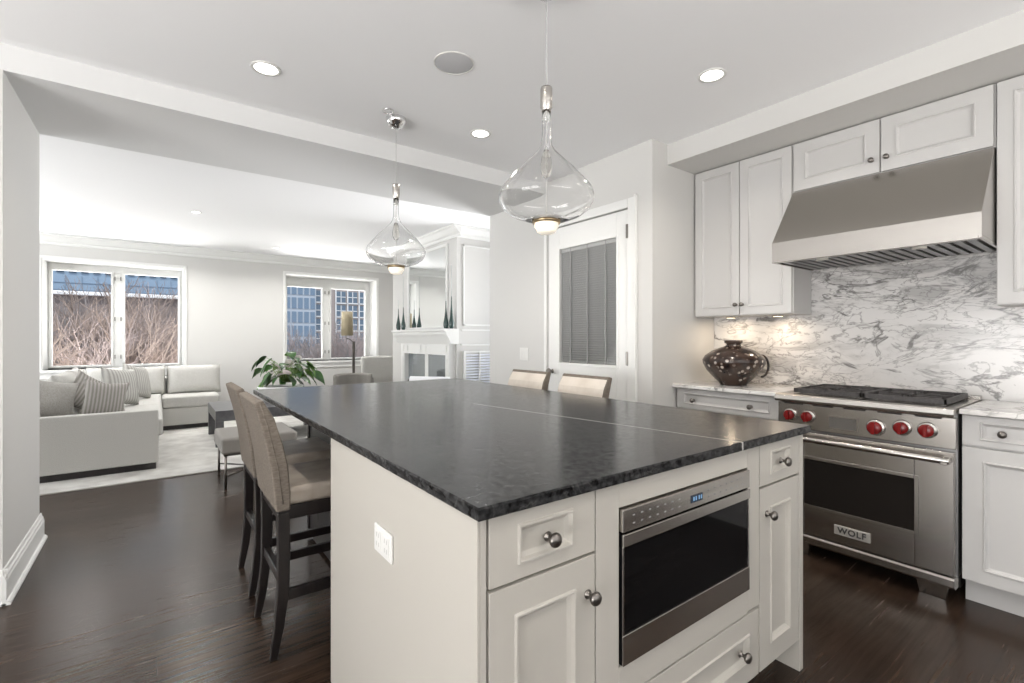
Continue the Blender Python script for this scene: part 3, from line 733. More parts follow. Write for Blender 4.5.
MB().prism([(FRx-.045, .118), (FRx-.045, .085), (FRx-.02, .070), (FRx+.03, .070), (FRx+.03, .128), (FRx-.04, .128)], 'y', ry0+.004, ry1-.004).build('kick_panel', steel, t, .003)
for y in (ry0+.035, ry1-.155):
    MB().add([(FRx, y, .07), (FRx, y+.12, .07), (FRx+.04, y+.12, .07), (FRx+.04, y, .07), (FRx+.01, y+.012, 0), (FRx+.01, y+.108, 0), (FRx+.05, y+.108, 0), (FRx+.05, y+.012, 0)],
             [(0, 1, 2, 3), (4, 7, 6, 5), (0, 4, 5, 1), (1, 5, 6, 2), (2, 6, 7, 3), (3, 7, 4, 0)]).build('leg', steel, t, .002)
MB().box(3.2, 3.45, ry0+.03, ry1-.03, 0, .125).build('plinth', gap_m, t)
for gy0, gy1 in ((.590, .925), (.930, 1.265)):
    g_ = MB(); gx0, gx1 = 2.99, 3.42; zz0, zz1 = .934, .948
    bw = .012
    g_.box(gx0, gx1, gy0, gy0+bw, .922, zz1).box(gx0, gx1, gy1-bw, gy1, .922, zz1).box(gx0, gx0+bw, gy0, gy1, .922, zz1).box(gx1-bw, gx1, gy0, gy1, .922, zz1)
    ym = (gy0+gy1)/2; xm = (gx0+gx1)/2
    g_.box(xm-bw/2, xm+bw/2, gy0, gy1, zz0, zz1)
    for cx_ in ((gx0+xm)/2, (gx1+xm)/2):
        for a in range(8):
            an = a*pi/4+pi/8*0; r0 = .035; r1 = .13 if a % 2 == 0 else .15
            p0 = Vector((cx_+r0*cos(an), ym+r0*sin(an), 0)); p1 = Vector((min(max(cx_+r1*cos(an), gx0), gx1), min(max(ym+r1*sin(an), gy0), gy1), 0))
            if cx_ < xm: p1.x = min(p1.x, xm)
            else: p1.x = max(p1.x, xm)
            dd = (p1-p0); L = dd.length; M_ = Matrix.Translation(p0) @ Matrix.Rotation(math.atan2(dd.y, dd.x), 4, 'Z')
            g_.box(0, L, -.004, .004, zz0, zz1, M_)
    g_.build('grate', iron, t, .002)
    for cx_ in ((gx0+xm)/2, (gx1+xm)/2):
        MB().lathe([(.0001, 0), (.05, 0), (.05, .008), (.04, .012), (.04, .016), (.0001, .018)], (cx_, ym, .917), 24).build('burner', iron, t)

# dark vase
t = tag(MB().lathe([(.0001, 0), (.085, 0), (.085, .006), (.125, .045), (.175, .10), (.200, .150), (.203, .175), (.185, .205), (.14, .238), (.08, .262), (.050, .272), (.046, .285), (.058, .292), (.060, .310), (.050, .312), (.042, .30), (.042, .285), (.0001, .27)], (3.24, 1.765, .912), 48).build('decorative_vase', vase_m),
        'squat round dark brown vase with pale flecks on the marble counter', 'vase')
MB().tube([(3.24+.19*cos(a0)*1, 1.765, 0) for a0 in ()] or [Vector((3.24, 1.765, .912+.13))+Vector((.803, -.596, 0))*(.195+.05*sin(s_))+Vector((0, 0, 1))*(.075*cos(s_)) for s_ in [pi*k/12 for k in range(13)]], .008, 8).build('handle', vase_m, t)

# ================================================================== PENDANTS
def pendant(x, y, label):
    t = thing('pendant_light', (x, y, Z_K), label, 'pendant light', 'glass pendants over the island')
    def L(prof, **k): return MB().lathe(prof, (x, y, 0), 48, **k)
    L([(.0001, Z_K-.002), (.062, Z_K-.002), (.064, Z_K-.010), (.058, Z_K-.032), (.035, Z_K-.058), (.012, Z_K-.066), (.0001, Z_K-.066)]).build('canopy', chrome, t)
    MB().tube([(x, y, Z_K-.06), (x, y, 2.195)], .0022, 8).build('cord', mat('clear_grey_cord', (.45, .45, .44), .4), t)
    L([(.0001, 2.197), (.021, 2.197), (.023, 2.19), (.023, 2.12), (.018, 2.112), (.018, 2.102), (.0001, 2.102)]).build('cap', steel, t)
    out = [(.017, 2.115), (.017, 2.06), (.018, 2.0), (.023, 1.975), (.036, 1.953), (.068, 1.920), (.110, 1.880), (.150, 1.835), (.174, 1.805), (.183, 1.780), (.180, 1.757), (.165, 1.732), (.13, 1.708), (.085, 1.692), (.05, 1.686)]
    inn = [(max(r-.0028, .01), z+(.0022 if i > 9 else -.0006)) for i, (r, z) in enumerate(out)][::-1]
    L(out+inn, closed=True).build('glass_shade', pend_glass, t)
    L([(.0001, 1.85), (.012, 1.853), (.021, 1.87), (.023, 1.895), (.018, 1.93), (.010, 1.955), (.009, 1.955), (.0165, 1.93), (.0215, 1.895), (.0195, 1.872), (.011, 1.856), (.0001, 1.853)]).build('inner_bulb', glass('thin_bulb_glass', (.97, .96, .94), 0, 1.2), t)
    MB().tube([(x, y, 1.69), (x, y, 2.10)], .0025, 8).build('inner_rod', plastic_w, t)
    L([(.0465, 1.692), (.053, 1.692), (.053, 1.676), (.0465, 1.676)], closed=True).build('metal_ring', brass, t)
    L([(.0001, 1.690), (.044, 1.690), (.046, 1.675), (.046, 1.662), (.038, 1.652), (.036, 1.644), (.022, 1.637), (.0001, 1.636)]).build('led_diffuser', led_e, t)
    return t
pendant(1.20, 1.395, 'clear glass teardrop pendant over the island, nearer and larger in view')
pendant(1.20, 2.83, 'clear glass teardrop pendant over the island, farther with chrome canopy visible')
# small chrome swag ring on the ceiling beside the far canopy
rg = MB().tube([(1.115+.032*cos(a), 2.745+.032*sin(a), Z_K-.012) for a in [2*pi*k/24 for k in range(24)]], .004, 8, closed=True)
rg.tube([(1.14, 2.77, Z_K-.02), (1.14, 2.77, Z_K)], .006, 8)
tag(rg.build('ceiling_hook', chrome), 'small chrome ring hook on the ceiling beside the far pendant canopy', 'hook')

# ================================================================== CEILING FIXTURES
def downlight(x, y, z, label, r=.055, power=0, col=(1, .93, .84), grp='recessed ceiling lights'):
    t = thing('recessed_light', (x, y, z), label, 'ceiling light', grp)
    MB().lathe([(r, 0), (r+.016, 0), (r+.014, -.005), (r, -.004)], (x, y, z-.0005), 32, closed=True).build('trim_ring', plastic_w, t)
    MB().lathe([(.0001, -.002), (r, -.002), (r, -.0012), (.0001, -.0012)], (x, y, z), 32).build('lens', lamp_e, t)
    if power:
        area('downlight_beam', (x, y, z-.012), (x, y, 0), r*1.8, r*1.8, power, col, 'DISK', 140)
    return t
downlight(.446, 2.70, Z_K, 'bright recessed light in the kitchen ceiling above the left bar stools', power=7)
downlight(2.326, 1.383, Z_K, 'bright recessed light in the ceiling before the range wall', power=7)
downlight(1.741, 2.70, Z_K, 'small bright recessed light between the two glass pendants', power=7)
for x, y, lb in ((.446, 1.1, 'recessed light in the kitchen ceiling above the near island corner'), (1.2, -.2, 'recessed light in the ceiling behind the photographer\'s right'), (-.8, -.2, 'recessed light in the ceiling behind the photographer\'s left'), (2.33, -.2, 'recessed light before the right end of the range wall')):
    downlight(x, y, Z_K, lb, power=4 if x < 2 else 1.5)
for x, y, lb in ((.355, 6.446, 'recessed light in the living room ceiling, nearest the beam'), (-.721, 8.2, 'recessed light in the living ceiling near the left window'), (.386, 8.3, 'recessed light in the living ceiling between the two windows, left'), (1.507, 8.25, 'recessed light in the living ceiling just left of the second window'), (2.608, 8.3, 'recessed light in the living ceiling by the second window')):
    downlight(x, y, Z_L, lb, r=.04, power=9, col=(1, .98, .95), grp='living room downlights')
t = thing('ceiling_speaker', (1.191, 2.09, Z_K), 'round grey flush speaker grille in the kitchen ceiling', 'speaker')
MB().lathe([(.0001, -.004), (.085, -.004), (.092, -.002), (.094, 0), (.0001, 0)], (1.191, 2.09, Z_K-.0005), 40).build('grille', mat('grey_speaker_grille', (.55, .55, .56), .8), t)
MB().lathe([(.094, 0), (.10, 0), (.099, -.005), (.095, -.004)], (1.191, 2.09, Z_K-.0005), 40, closed=True).build('rim', plastic_w, t)

# light switch on the jamb wall
t = thing('light_switch', (X_D, 3.5, 1.09), 'white double light switch plate on the wall left of the glazed door', 'switch')
MB().box(X_D-.007, X_D, 3.435, 3.56, 1.035, 1.15).build('cover_plate', plastic_w, t, .003)
for y in (3.468, 3.518): MB().box(X_D-.011, X_D-.007, y-.008, y+.018, 1.058, 1.125).build('rocker', plastic_w, t, .002)

# ================================================================== LIVING ROOM
tag(MB().box(-2.2, 2.95, 5.22, 8.3, 0, .012).build('area_rug', rug_m, None, .003), 'pale distressed area rug on the dark living room floor', 'rug')

# fireplace breast
XC, YC0, YC1 = 3.06, 5.30, 7.35
struct('wall_chimney', MB().box(XC, 3.949, YC0, YC1, .0, Z_L), white_liv)
struct('trim_4', MB().prism([(XC-p, Z_L+z) for p, z in CP], 'y', YC0-.115, YC1+.1), trim_m, .002)
struct('trim_5', MB().prism([(YC0-p, Z_L+z) for p, z in CP], 'x', XC, 3.94), trim_m, .002)
# panel moulding on the near side of the breast
pm = MB()
def frame_south(u0, u1, v0, v1, w=.022, d=.014):
    pm.box(u0, u1, YC0-d, YC0, v0, v0+w).box(u0, u1, YC0-d, YC0, v1-w, v1).box(u0, u0+w, YC0-d, YC0, v0, v1).box(u1-w, u1, YC0-d, YC0, v0, v1)
frame_south(3.15, 3.86, 1.40, 2.44); 
pm.box(3.12, 3.93, YC0-.02, YC0, 1.335, 1.355).box(3.12, 3.93, YC0-.02, YC0, 1.145, 1.165)
struct('trim_6', pm, trim_m, .003)
# louvred cabinet doors at the base of the breast
t = thing('radiator_cover', (3.5, YC0-.03, 0), 'white slatted radiator cover low beside the fireplace', 'radiator cover')
rc = MB(); rc.box(3.15, 3.93, YC0-.03, YC0-.001, 1.055, 1.075).box(3.15, 3.18, YC0-.03, YC0-.001, .1, 1.055).box(3.9, 3.93, YC0-.03, YC0-.001, .1, 1.055).box(3.18, 3.9, YC0-.03, YC0-.001, .1, .14)
rc.box(3.385, 3.40, YC0-.03, YC0-.001, .14, 1.055)
rc.build('frame', trim_m, t, .002)
rl = MB(); z = .16
while z < 1.04:
    M_ = Matrix.Translation((0, YC0-.018, z)) @ Matrix.Rotation(radians(35), 4, 'X')
    rl.box(3.18, 3.385, -.014, .014, -.003, .003, M_); rl.box(3.40, 3.9, -.014, .014, -.003, .003, M_); z += .036
rl.build('slats', mat('cool_white_slat', (.86, .88, .95), .4), t)
# mantel
t = thing('fireplace_mantel', (2.99, 6.15, 0), 'white carved fireplace mantel with small square panels on its frieze', 'fireplace')
my0, my1 = YC0+.03, 6.80
xm = XC-.10
shelf = MB(); SP = [(XC-.001, 1.36), (2.84, 1.36), (2.84, 1.335), (2.865, 1.325), (2.875, 1.29), (2.905, 1.25), (2.93, 1.20), (2.95, 1.165), (XC-.001, 1.165)]
shelf.prism(SP, 'y', my0-.09, my1+.09); shelf.build('mantel_shelf', trim_m, t, .003)
MB().box(xm, XC-.001, my0, my1, 1.02, 1.165).build('frieze', trim_m, t, .003)
for y in (my0+.05, my0+.62, my0+.78, my1-.12, my1-.26):
    MB().box(xm-.012, xm, y, y+.05, 1.05, 1.14).build('frieze_block', trim_m, t, .003)
for y0_, y1_ in ((my0, my0+.09), (my1-.12, my1)):
    MB().box(xm, XC-.001, y0_, y1_, 0, 1.02).box(xm-.012, xm, y0_+.025, y1_-.025, .16, .98).box(xm-.02, XC-.001, y0_-.01, y1_+.01, 0, .14).build('pilaster', trim_m, t, .003)
MB().box(XC-.03, XC-.001, my0+.09, my1-.12, .02, 1.02).build('fire_screen', firebox, t)
MB().box(XC-.035, XC-.001, my0+.70, my0+.80, .02, 1.02).build('screen_post', trim_m, t, .002)
# mirror above the mantel
t = thing('wall_mirror', (XC-.02, 5.95, 1.40), 'tall frameless wall mirror above the white mantel', 'mirror')
MB().box(XC-.012, XC-.001, 5.55, 6.70, 1.395, 2.44).build('mirror_glass', mirror_m, t)
mf = MB()
for a, b in ((5.51, 5.55), (6.70, 6.74)): mf.box(XC-.025, XC-.001, a, b, 1.375, 2.48)
mf.box(XC-.025, XC-.001, 5.55, 6.70, 2.44, 2.48).box(XC-.025, XC-.001, 5.55, 6.70, 1.375, 1.395); mf.build('frame', trim_m, t, .003)
# slender bud vases
def bud(x, y, h, b, label):
    t = thing('bud_vase', (x, y, 1.36), label, 'vase', 'slender bud vases on the mantel')
    MB().lathe([(.0001, 0), (.020, 0), (.030, .018), (.034, .05), (.032, .085), (.022, .13), (.012, .17*b), (.007, .21*b), (.005, .28*b)], (x, y, 1.36), 20).build('bulb', dkglass, t)
    MB().lathe([(.0045, .27*b), (.004, h), (.0025, h), (.003, .27*b)], (x, y, 1.36), 12, closed=True).build('neck', mat('smoky_glass_neck', (.55, .57, .56), .15), t)
bud(2.985, 5.30, .80, 1.45, 'dark green bud vase at the near end of the mantel, tallest')
bud(2.93, 5.345, .46, 1.25, 'dark green bud vase second from the near end of the mantel')
bud(2.92, 6.80, .46, 1.15, 'dark green bud vase at the far end of the mantel')
bud(2.92, 6.62, .80, 1.2, 'dark green bud vase second from the far end of the mantel')


# sectional sofa
t = thing('sectional_sofa', (-.5, 7.2, 0), 'pale grey L-shaped sectional sofa under the left window', 'sofa')
SX0, SX1 = -1.02, .015
MB().box(SX0, SX1, 5.60, 5.70, .07, .565).build('arm_panel', linen, t, .012, 3)
MB().box(SX0+.01, SX1-.02, 5.62, 8.62, .012, .07).box(SX1, .62, 7.88, 8.62, .012, .07).build('plinth', espresso, t)
MB().box(SX0, SX1, 5.70, 8.72, .07, .30).build('seat_base', linen, t, .012, 3)
MB().box(SX1+.002, .70, 7.85, 8.72, .07, .30).build('seat_base', linen, t, .012, 3)
MB().box(SX0+.2, SX1+.035, 5.702, 7.0, .302, .465).build('seat_cushion', linen, t, .03, 4)
MB().box(SX0+.2, SX1+.035, 7.005, 8.5, .302, .465).build('seat_cushion', linen, t, .03, 4)
MB().box(SX1+.04, .71, 7.84, 8.5, .302, .455).build('seat_cushion', linen, t, .03, 4)
MB().box(SX0, SX0+.2, 5.70, 8.72, .30, .70).build('back_frame', linen, t, .02, 3)
MB().box(SX0+.2, .70, 8.50, 8.72, .30, .68).build('back_frame', linen, t, .02, 3)
def cush(cx, cy, cz, w, h, th, yaw, lean, m, parent=None, name='back_cushion', e=5, pull=.05, roll=0):
    M = Matrix.Translation((cx, cy, cz)) @ Matrix.Rotation(yaw, 4, 'Z') @ Matrix.Rotation(lean, 4, 'X') @ Matrix.Rotation(roll, 4, 'Y')
    mb = MB().pillow(w, h, th, M, 14, e, pull)
    if parent is not None: return mb.build(name, m, parent)
    # free pillow: keep local axes so the weave follows it
    mb = MB().pillow(w, h, th, Matrix.Identity(4), 14, e, pull); o = mb.build(name, m, None, origin=False)
    o.matrix_world = M; return o
cush(.44, 8.38, .645, .66, .42, .20, 0, radians(-12), linen, t)
cush(-.10, 8.38, .645, .40, .42, .20, 0, radians(-12), linen, t)
cush(-.52, 8.36, .645, .46, .42, .20, 0, radians(-12), linen, t)
for y in (6.45, 7.25): cush(-.72, y, .67, .74, .46, .22, pi/2, radians(-14), linen, t)
def pil(name, args, label, m, **k):
    o = cush(*args, m, None, name, **k); tag(o, label, 'pillow', 'throw pillows on the sofa'); return o
pil('throw_pillow', (-.80, 5.97, .675, .46, .42, .24, radians(28), radians(-22)), 'large plain grey pillow at the left end of the sofa arm', linen2, e=2.0, pull=.3, roll=radians(14))
pil('throw_pillow', (-.53, 6.20, .69, .37, .37, .16, radians(35), radians(-14)), 'grey striped pillow standing behind the front striped one', strip1, e=2.3, pull=.25, roll=radians(34))
pil('throw_pillow', (-.39, 5.89, .665, .35, .36, .16, radians(14), radians(-16)), 'grey striped pillow tilted at the front of the sofa', strip1, e=2.3, pull=.3, roll=radians(9))
pil('throw_pillow', (-.33, 7.0, .69, .44, .44, .17, radians(52), radians(-15)), 'soft grey striped pillow in the middle of the sofa', strip2, e=2.8, pull=.16, roll=radians(8))
pil('throw_pillow', (-.20, 7.7, .69, .42, .44, .16, radians(60), radians(-15)), 'pale striped pillow nearest the corner of the sectional', strip2, e=2.8, pull=.16, roll=radians(12))

# coffee table
t = thing('coffee_table', (1.15, 6.77, 0), 'dark grey wooden coffee table on the pale rug', 'table')
MB().box(.53, 1.76, 6.28, 7.27, .30, .42).build('table_top', table_m, t, .004)
for x0 in (.53, 1.68):
    for y0 in (6.28, 7.19): MB().box(x0, x0+.08, y0, y0+.08, .012, .30).build('leg', table_m, t, .003)
# ottoman bench
t = thing('ottoman_bench', (.76, 4.85, 0), 'grey cushioned ottoman on thin metal legs before the coffee table', 'ottoman')
MB().box(.42, 1.00, 4.52, 5.12, .285, .42).build('cushion', grey_up, t, .025, 4)
MB().box(.44, .98, 4.54, 5.10, .27, .285).build('frame', pewter, t, .002)
for x in (.455, .965):
    for y in (4.555, 5.085): MB().tube([(x, y, 0), (x, y, .275)], .010, 10).build('leg', pewter, t)
MB().tube([(.455, 4.555, .10), (.965, 5.085, .10)], .007, 8).tube([(.965, 4.555, .10), (.455, 5.085, .10)], .007, 8).build('cross_stretcher', pewter, t)

# plant in white trough on the table
t = thing('potted_plant', (1.38, 6.8, .42), 'leafy green potted plant with white blooms on the coffee table', 'plant')
MB().lathe([(.0001, 0), (.12, 0), (.16, .09), (.185, .20), (.172, .20), (.15, .10), (.11, .02), (.0001, .02)], (0, 0, 0), 32, M=Matrix.Translation((1.30, 6.8, .42)) @ Matrix.Diagonal((1.5, 1, 1, 1))).build('pot', pot_m, t)
MB().lathe([(.0001, 0), (.16, 0), (.16, .01), (.0001, .01)], (0, 0, 0), 24, M=Matrix.Translation((1.30, 6.8, .59)) @ Matrix.Diagonal((1.45, .95, 1, 1))).build('soil', soil_m, t)
def leaf_mesh(mb, base, tip_dir, L, Wd, droop, roll):
    d = Vector(tip_dir).normalized(); side = d.cross(Vector((0, 0, 1)))
    if side.length < .1: side = Vector((1, 0, 0))
    side.normalize(); nrm = side.cross(d).normalized()
    side = (side*cos(roll)+nrm*sin(roll)).normalized(); nrm = side.cross(d).normalized()
    N = 7; vs = []
    for i in range(N+1):
        s = i/N; wd = Wd*(sin(pi*min(s*1.02+.02, 1))**.8)*(1.25-.5*s); c = Vector(base)+d*L*s+Vector((0, 0, -droop*L*s*s))
        if i == N: wd = .001
        vs += [c-side*wd/2+nrm*.012*(1 if wd > .01 else 0), c-nrm*.004, c+side*wd/2+nrm*.012*(1 if wd > .01 else 0)]
    fs = []
    for i in range(N):
        fs += [(3*i, 3*i+1, 3*i+4, 3*i+3), (3*i+1, 3*i+2, 3*i+5, 3*i+4)]
    mb.add(vs, fs, True)
fol = MB(); stm = MB(); rr = random.Random(11); fl = MB(); foly = MB()
c0 = Vector((1.37, 6.8, .665))
cr_ = Vector((.803, -.596, 0)); cf_ = Vector((.596, .803, 0))
spec = []
for a_, h_ in ((-.43, .15), (-.36, .30), (-.34, .16), (-.28, .36), (-.18, .24), (-.10, .31), (0, .34), (.08, .40), (.16, .30), (.22, .22), (.27, .12), (.40, .13), (-.12, .14), (.05, .12), (.14, .14), (-.22, .10), (.30, .20), (-.04, .22), (.36, .25)):
    for dup_ in range(3 if abs(a_) < .25 else 1): spec.append((a_+rr.uniform(-.04, .04), h_*(1-.3*dup_)+rr.uniform(-.03, .03), rr.uniform(-.2, .2)))
for i_, (a_, h_, f_) in enumerate(spec):
    p = c0+cr_*a_+cf_*f_+Vector((0, 0, h_)); q = c0+cr_*a_*.15+cf_*f_*.15
    mid_ = (p+q)/2+Vector((0, 0, .10))
    stm.tube([q, mid_, p], [.004, .0035, .002], 6)
    out_ = (cr_*a_+cf_*f_); out_ = out_.normalized() if out_.length > .01 else cr_
    leaf_mesh(fol if i_ % 5 else foly, p-out_*.03, out_+Vector((0, 0, rr.uniform(-.6, .3))), rr.uniform(.13, .19), rr.uniform(.09, .13), rr.uniform(.4, 1.0), rr.uniform(-.7, .7))
for a_, h_, f_ in ((.03, .24, -.1), (.10, .20, -.15), (-.03, .18, -.12), (.14, .27, 0), (-.10, .12, -.2), (.06, .12, -.22), (.0, .10, -.25)):
    p = c0+cr_*a_+cf_*f_+Vector((0, 0, h_)); stm.tube([c0, (c0+p)/2+Vector((0, 0, .05)), p], .003, 6)
    leaf_mesh(fl, p, (rr.uniform(-1, 1), rr.uniform(-1, 0), .5), .12, .11, .2, rr.uniform(-1, 1))
stm.build('stems', stem_m, t); fol.build('foliage', leaf_m, t); f = foly.build('foliage', leaf_y, t); f['label'] = 'lime green young leaves'
fl.build('blossoms', flower_m, t)

# floor lamp by the second window
t = thing('floor_lamp', (2.61, 7.9, 0), 'slim bronze floor lamp with small gold shade before the second window', 'lamp')
bronze = mat('dark_bronze', (.12, .11, .10), .35, .9)
MB().lathe([(.0001, 0), (.13, 0), (.13, .012), (.02, .02), (.0001, .02)], (2.61, 7.9, .012), 32).build('base', bronze, t)
MB().box(2.59, 2.63, 7.89, 7.91, .03, 1.19).build('pole', bronze, t, .003)
MB().tube([(2.61, 7.9, 1.17), (2.56, 7.93, 1.22), (2.52, 7.955, 1.24)], .007, 8).tube([(2.52, 7.955, 1.22), (2.52, 7.955, 1.30)], .006, 8).build('arm', bronze, t)
MB().lathe([(.088, 1.285), (.095, 1.285), (.088, 1.68), (.081, 1.68)], (2.52, 7.955, 0), 32, closed=True).tube([(2.43, 7.955, 1.66), (2.61, 7.955, 1.66)], .003, 6).build('lamp_shade', shade_m, t)

# tub chair and armchair
def arc_wall(c, r0, r1, a0, a1, z0, zt, N=20):
    mb = MB(); vs = []
    for i in range(N+1):
        a = a0+(a1-a0)*i/N
        for r, z in ((r0, z0), (r1, z0), (r1, zt), (r0, zt)): vs.append((c[0]+r*cos(a), c[1]+r*sin(a), z))
    fs = [(0, 1, 2, 3), (4*N+3, 4*N+2, 4*N+1, 4*N)]
    for i in range(N):
        for k in range(4):
            k2 = (k+1) % 4; fs.append((4*i+k, 4*i+k2, 4*i+4+k2, 4*i+4+k))
    return mb.add(vs, fs)
t = thing('tub_chair', (2.22, 6.75, .012), 'low round grey tub chair before the floor lamp', 'armchair')
arc_wall((2.22, 6.75), .20, .265, radians(-20), radians(200), .12, .735).build('backrest', grey_up, t, .03, 4)
MB().lathe([(.0001, .15), (.19, .15), (.197, .20), (.197, .40), (.18, .44), (.0001, .45)], (2.22, 6.75, 0), 32).build('seat', linen, t)
for a in (45, 135, 225, 315): MB().tube([(2.22+.18*cos(radians(a)), 6.75+.18*sin(radians(a)), .012), (2.22+.17*cos(radians(a)), 6.75+.17*sin(radians(a)), .16)], .015, 8).build('leg', espresso, t)
t = thing('armchair', (3.12, 7.85, .012), 'pale grey square armchair beside the fireplace', 'armchair')
M_ = Matrix.Translation((3.14, 7.87, .012)) @ Matrix.Rotation(radians(-8), 4, 'Z')
MB().box(-.36, .22, .12, .26, .30, .92, M_).build('backrest', linen, t, .04, 4)
MB().box(-.28, .14, -.42, .12, .12, .42, M_).build('seat', linen, t, .03, 4)
MB().box(-.36, -.28, -.42, .12, .10, .60, M_).build('armrest', grey_up, t, .03, 4)
MB().box(.14, .22, -.42, .12, .10, .60, M_).build('armrest', grey_up, t, .03, 4)
for sx_ in (-.33, .19):
    for sy_ in (-.39, .22): MB().box(sx_-.02, sx_+.02, sy_-.02, sy_+.02, 0, .12 if sy_ < 0 else .31, M_).build('leg', espresso, t, .003)
# lounge chair with bolster in front of the fireplace
t = thing('lounge_chair', (2.50, 5.10, 0), 'dark framed lounge chair with white roll headrest before the fireplace', 'armchair')
lc = Matrix.Translation((2.40, 5.0, 0)) @ Matrix.Rotation(radians(-52), 4, 'Z')
MB().box(-.27, .27, -.30, .25, .30, .40, lc).build('seat', linen, t, .03, 4)
MB().box(-.26, .26, .22, .30, .38, .70, lc).build('backrest', linen, t, .03, 4)
MB().tube([lc @ Vector((-.25, .27, .745)), lc @ Vector((.25, .27, .745))], .038, 16).build('headrest', mat('white_bolster_fabric', (.82, .82, .84), .9), t)
fm = MB()
for sx_ in (-.29, .29): fm.tube([lc @ Vector(p) for p in ((sx_, -.28, 0), (sx_, -.26, .5), (sx_, .24, .48), (sx_, .31, .74))], .015, 8).tube([lc @ Vector((sx_, .30, 0)), lc @ Vector((sx_, .24, .48))], .015, 8)
fm.tube([lc @ Vector((-.29, .31, .735)), lc @ Vector((.29, .31, .735))], .018, 8).tube([lc @ Vector((-.29, -.26, .32)), lc @ Vector((.29, -.26, .32))], .012, 8)
fm.build('frame', espresso, t)

# ================================================================== OUTSIDE
GZ = -6.0
tag(MB().box(-70, 70, 10.2, 120, GZ-.2, GZ).build('street_ground', noise_col(mat('winter_ground', (.25, .22, .2), .9), (.2, .17, .15), (.35, .33, .31), nscale=.6)), 'brown winter ground outside far below the windows', 'ground', kind='structure')
bark = [mat('pale_brown_bark', (.30, .235, .20), .9), mat('grey_brown_bark', (.25, .225, .22), .9), mat('rosy_brown_bark', (.36, .30, .285), .9)]
def tree(x, y, h, m, seed, label, spread=1.0, dens=1):
    r = random.Random(seed); t = thing('bare_tree', (x, y, GZ), label, 'tree', 'bare trees outside the windows')
    tr = MB(); tw = MB()
    base = Vector((x, y, GZ)); top_ = Vector((x+r.uniform(-.3, .3), y, GZ+h*.5))
    tr.tube([base, (base+top_)/2+Vector((.1, 0, 0)), top_], [.22, .17, .13], 7, smooth=True)
    def seg(mb, a, b, r0, r1):
        d = (b-a).normalized(); s_ = d.cross(Vector((.3, .9, .2))).normalized(); u = s_.cross(d)
        vs = []
        for p, rr_ in ((a, r0), (b, r1)):
            for k in range(3): g_ = 2*pi*k/3; vs.append(p+rr_*(cos(g_)*s_+sin(g_)*u))
        mb.add(vs, [(0, 1, 4, 3), (1, 2, 5, 4), (2, 0, 3, 5)])
    def grow(p, d, L, rad, lev):
        q = p
        nseg = 3
        for k in range(nseg):
            d = (d+Vector((r.uniform(-.25, .25), r.uniform(-.25, .25), r.uniform(-.08, .2)))).normalized()
            q2 = q+d*L/nseg; seg(tr if lev < 2 else tw, q, q2, rad*(1-.25*k/nseg), rad*(1-.25*(k+1)/nseg)); 
            if lev < 5 and k > 0:
                for _ in range(2 if r.random() < .75 else 1):
                    dd = (d+Vector((r.uniform(-1, 1), r.uniform(-1, 1), r.uniform(-.5, .8)))*.9).normalized(); grow(q2, dd, L*r.uniform(.5, .72), rad*.6, lev+1)
            q = q2
        if lev < 5:
            dd = (d+Vector((r.uniform(-.5, .5), r.uniform(-.5, .5), r.uniform(-.2, .3)))).normalized(); grow(q, dd, L*.7, rad*.6, lev+1)
    for k in range(9):
        a = 2*pi*k/9+r.uniform(-.4, .4)
        p = base.lerp(top_, r.uniform(.75, 1)); grow(p, Vector((cos(a)*spread, sin(a)*.8, r.uniform(.5, 1.3))).normalized(), h*.24, .05, 1)
    tr.build('trunk', m, t); tw.build('twigs', m, t)
    return t
tree_specs = [(-2.0, 14.6, 8.2, 0), (-.75, 15.6, 8.4, 2), (.1, 14.8, 8.0, 0), (-1.4, 18.0, 8.4, 1), (.4, 19.0, 8.6, 2), (-2.6, 21, 9.4, 0), (.7, 23.5, 9.2, 2), (-.8, 24.0, 9.6, 1), (4.1, 17.5, 8.0, 1), (5.3, 19.5, 8.2, 2), (6.6, 20.5, 8.2, 1)]
names_ = ['bare brown tree close outside the left window, leftmost', 'bare rosy-brown tree close outside, at the left window mullion', 'bare brown tree close outside the right pane of the left window',
          'grey bare tree in the second row behind the left pane', 'rosy bare tree in the second row behind the right pane', 'tall bare brown tree far back at the left of the left window',
          'far rosy bare tree at the right of the left window', 'far grey bare tree in the middle of the left window', 'grey bare tree nearest outside the second window', 'rosy bare tree in the middle of the second window', 'grey bare tree at the right of the second window']
protos = [tree(0, 0, 8.2, bark[k], 20+k, 'x', 1.0) for k in range(3)]
used_ = set()
for i, ((x, y, h, k), nm) in enumerate(zip(tree_specs, names_)):
    o = protos[k] if k not in used_ else copy_tree(protos[k])
    used_.add(k); o.location = (x, y, GZ); o.scale = (h/8.2*.95, h/8.2*.95, h/8.2*.98); o.rotation_euler = (0, 0, i*1.3); o['label'] = nm

def building(loc, label, w, d, h, wall_m, yaw=0):
    return thing('city_building', loc, label, 'building')
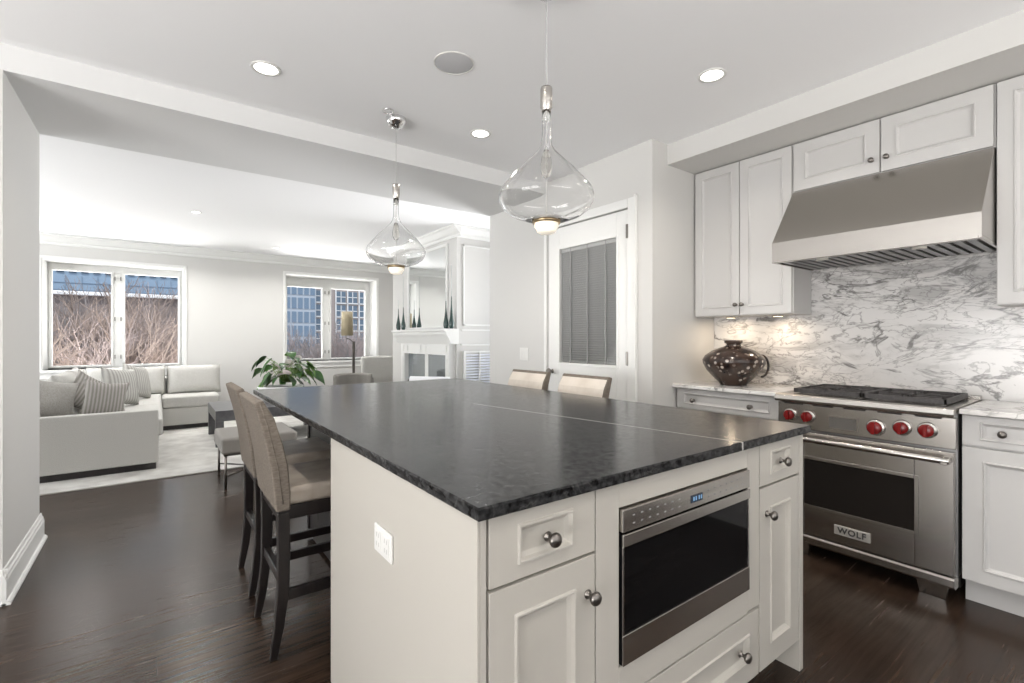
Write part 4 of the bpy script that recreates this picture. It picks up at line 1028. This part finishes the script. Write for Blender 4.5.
# long blue-glass block with a snow-white parapet (seen through the first window)
t = thing('office_block', (0, 50, GZ), 'wide blue office block with white snowy ledge beyond the bare trees', 'building')
MB().box(-16, 7, 50, 62, GZ, 4.6).build('lower_wall', mat('grey_brown_masonry', (.22, .18, .17), .8), t)
MB().box(-16.2, 4.3, 49.6, 50.4, 4.6, 4.9).build('snowy_ledge', mat('snow_white_roof_edge', (.9, .9, .92), .8), t, .05)
MB().box(-16, 7, 53, 62, 4.6, 8.6).build('upper_wall', mat('slate_blue_cladding', (.26, .36, .48), .6), t)
mu = MB()
for k in range(24): mu.box(-16+k*1, -15.94+k*1, 52.94, 53, 4.6, 6.4)
for zz in (5.2, 5.8): mu.box(-16, 7, 52.95, 53, zz, zz+.05)
mu.build('facade_ribs', mat('dull_blue_rib', (.21, .29, .39), .6), t)
wm_ = MB().box(-.16, .16, -.05, .05, 0, .35)
for k in range(30):
    x = -15.5+k*.75
    MB().box(x, x+.45, 52.9, 53, 6.65, 6.95).build('window', mat('dark_blue_pane', (.03, .06, .10), .2), t)
for k in range(4):
    MB().box(3.6, 4.3, 52.85, 53, 4.9+k*.55, 5.2+k*.55).build('window', mat('dark_blue_pane', (.03, .06, .10), .2), t)
# second window: glazed tower on the left, gridded brick block on the right
t = thing('apartment_tower', (11, 45, GZ), 'blue glazed tower seen in the left pane of the second window', 'building')
MB().box(8.2, 10.7, 42, 52, GZ, 12).build('wall', mat('pale_blue_concrete', (.40, .45, .52), .6), t)
for k in range(5):
    for j in range(9):
        MB().box(8.35+k*.48, 8.70+k*.48, 41.95, 42, -3.2+j*1.15, -2.3+j*1.15).build('window', mat('sky_blue_pane', (.15, .22, .31), .3), t)
t = thing('brick_block', (16, 45, GZ), 'grey-rose brick block with white gridded windows behind the floor lamp', 'building')
MB().box(10.7, 22, 44, 56, GZ, 14).build('wall', mat('rose_grey_brick', (.36, .32, .31), .85), t)
for k in range(6):
    for j in range(7):
        x = 11.9+k*1.05 if k else 11.2; z = -3.0+j*1.25
        w_ = MB().box(x, x+.82, 43.9, 44, z, z+.98).build('window', mat('blue_grey_pane', (.11, .16, .22), .3), t)
        MB().box(x+.38, x+.44, 43.85, 43.9, z, z+.98).box(x, x+.82, 43.85, 43.9, z+.46, z+.52).box(x-.08, x+.9, 43.85, 43.9, z-.12, z-.02).box(x-.1, x, 43.85, 43.9, z-.12, z+1.13).build('window_bars', mat('white_window_bar', (.75, .76, .78), .6), w_)
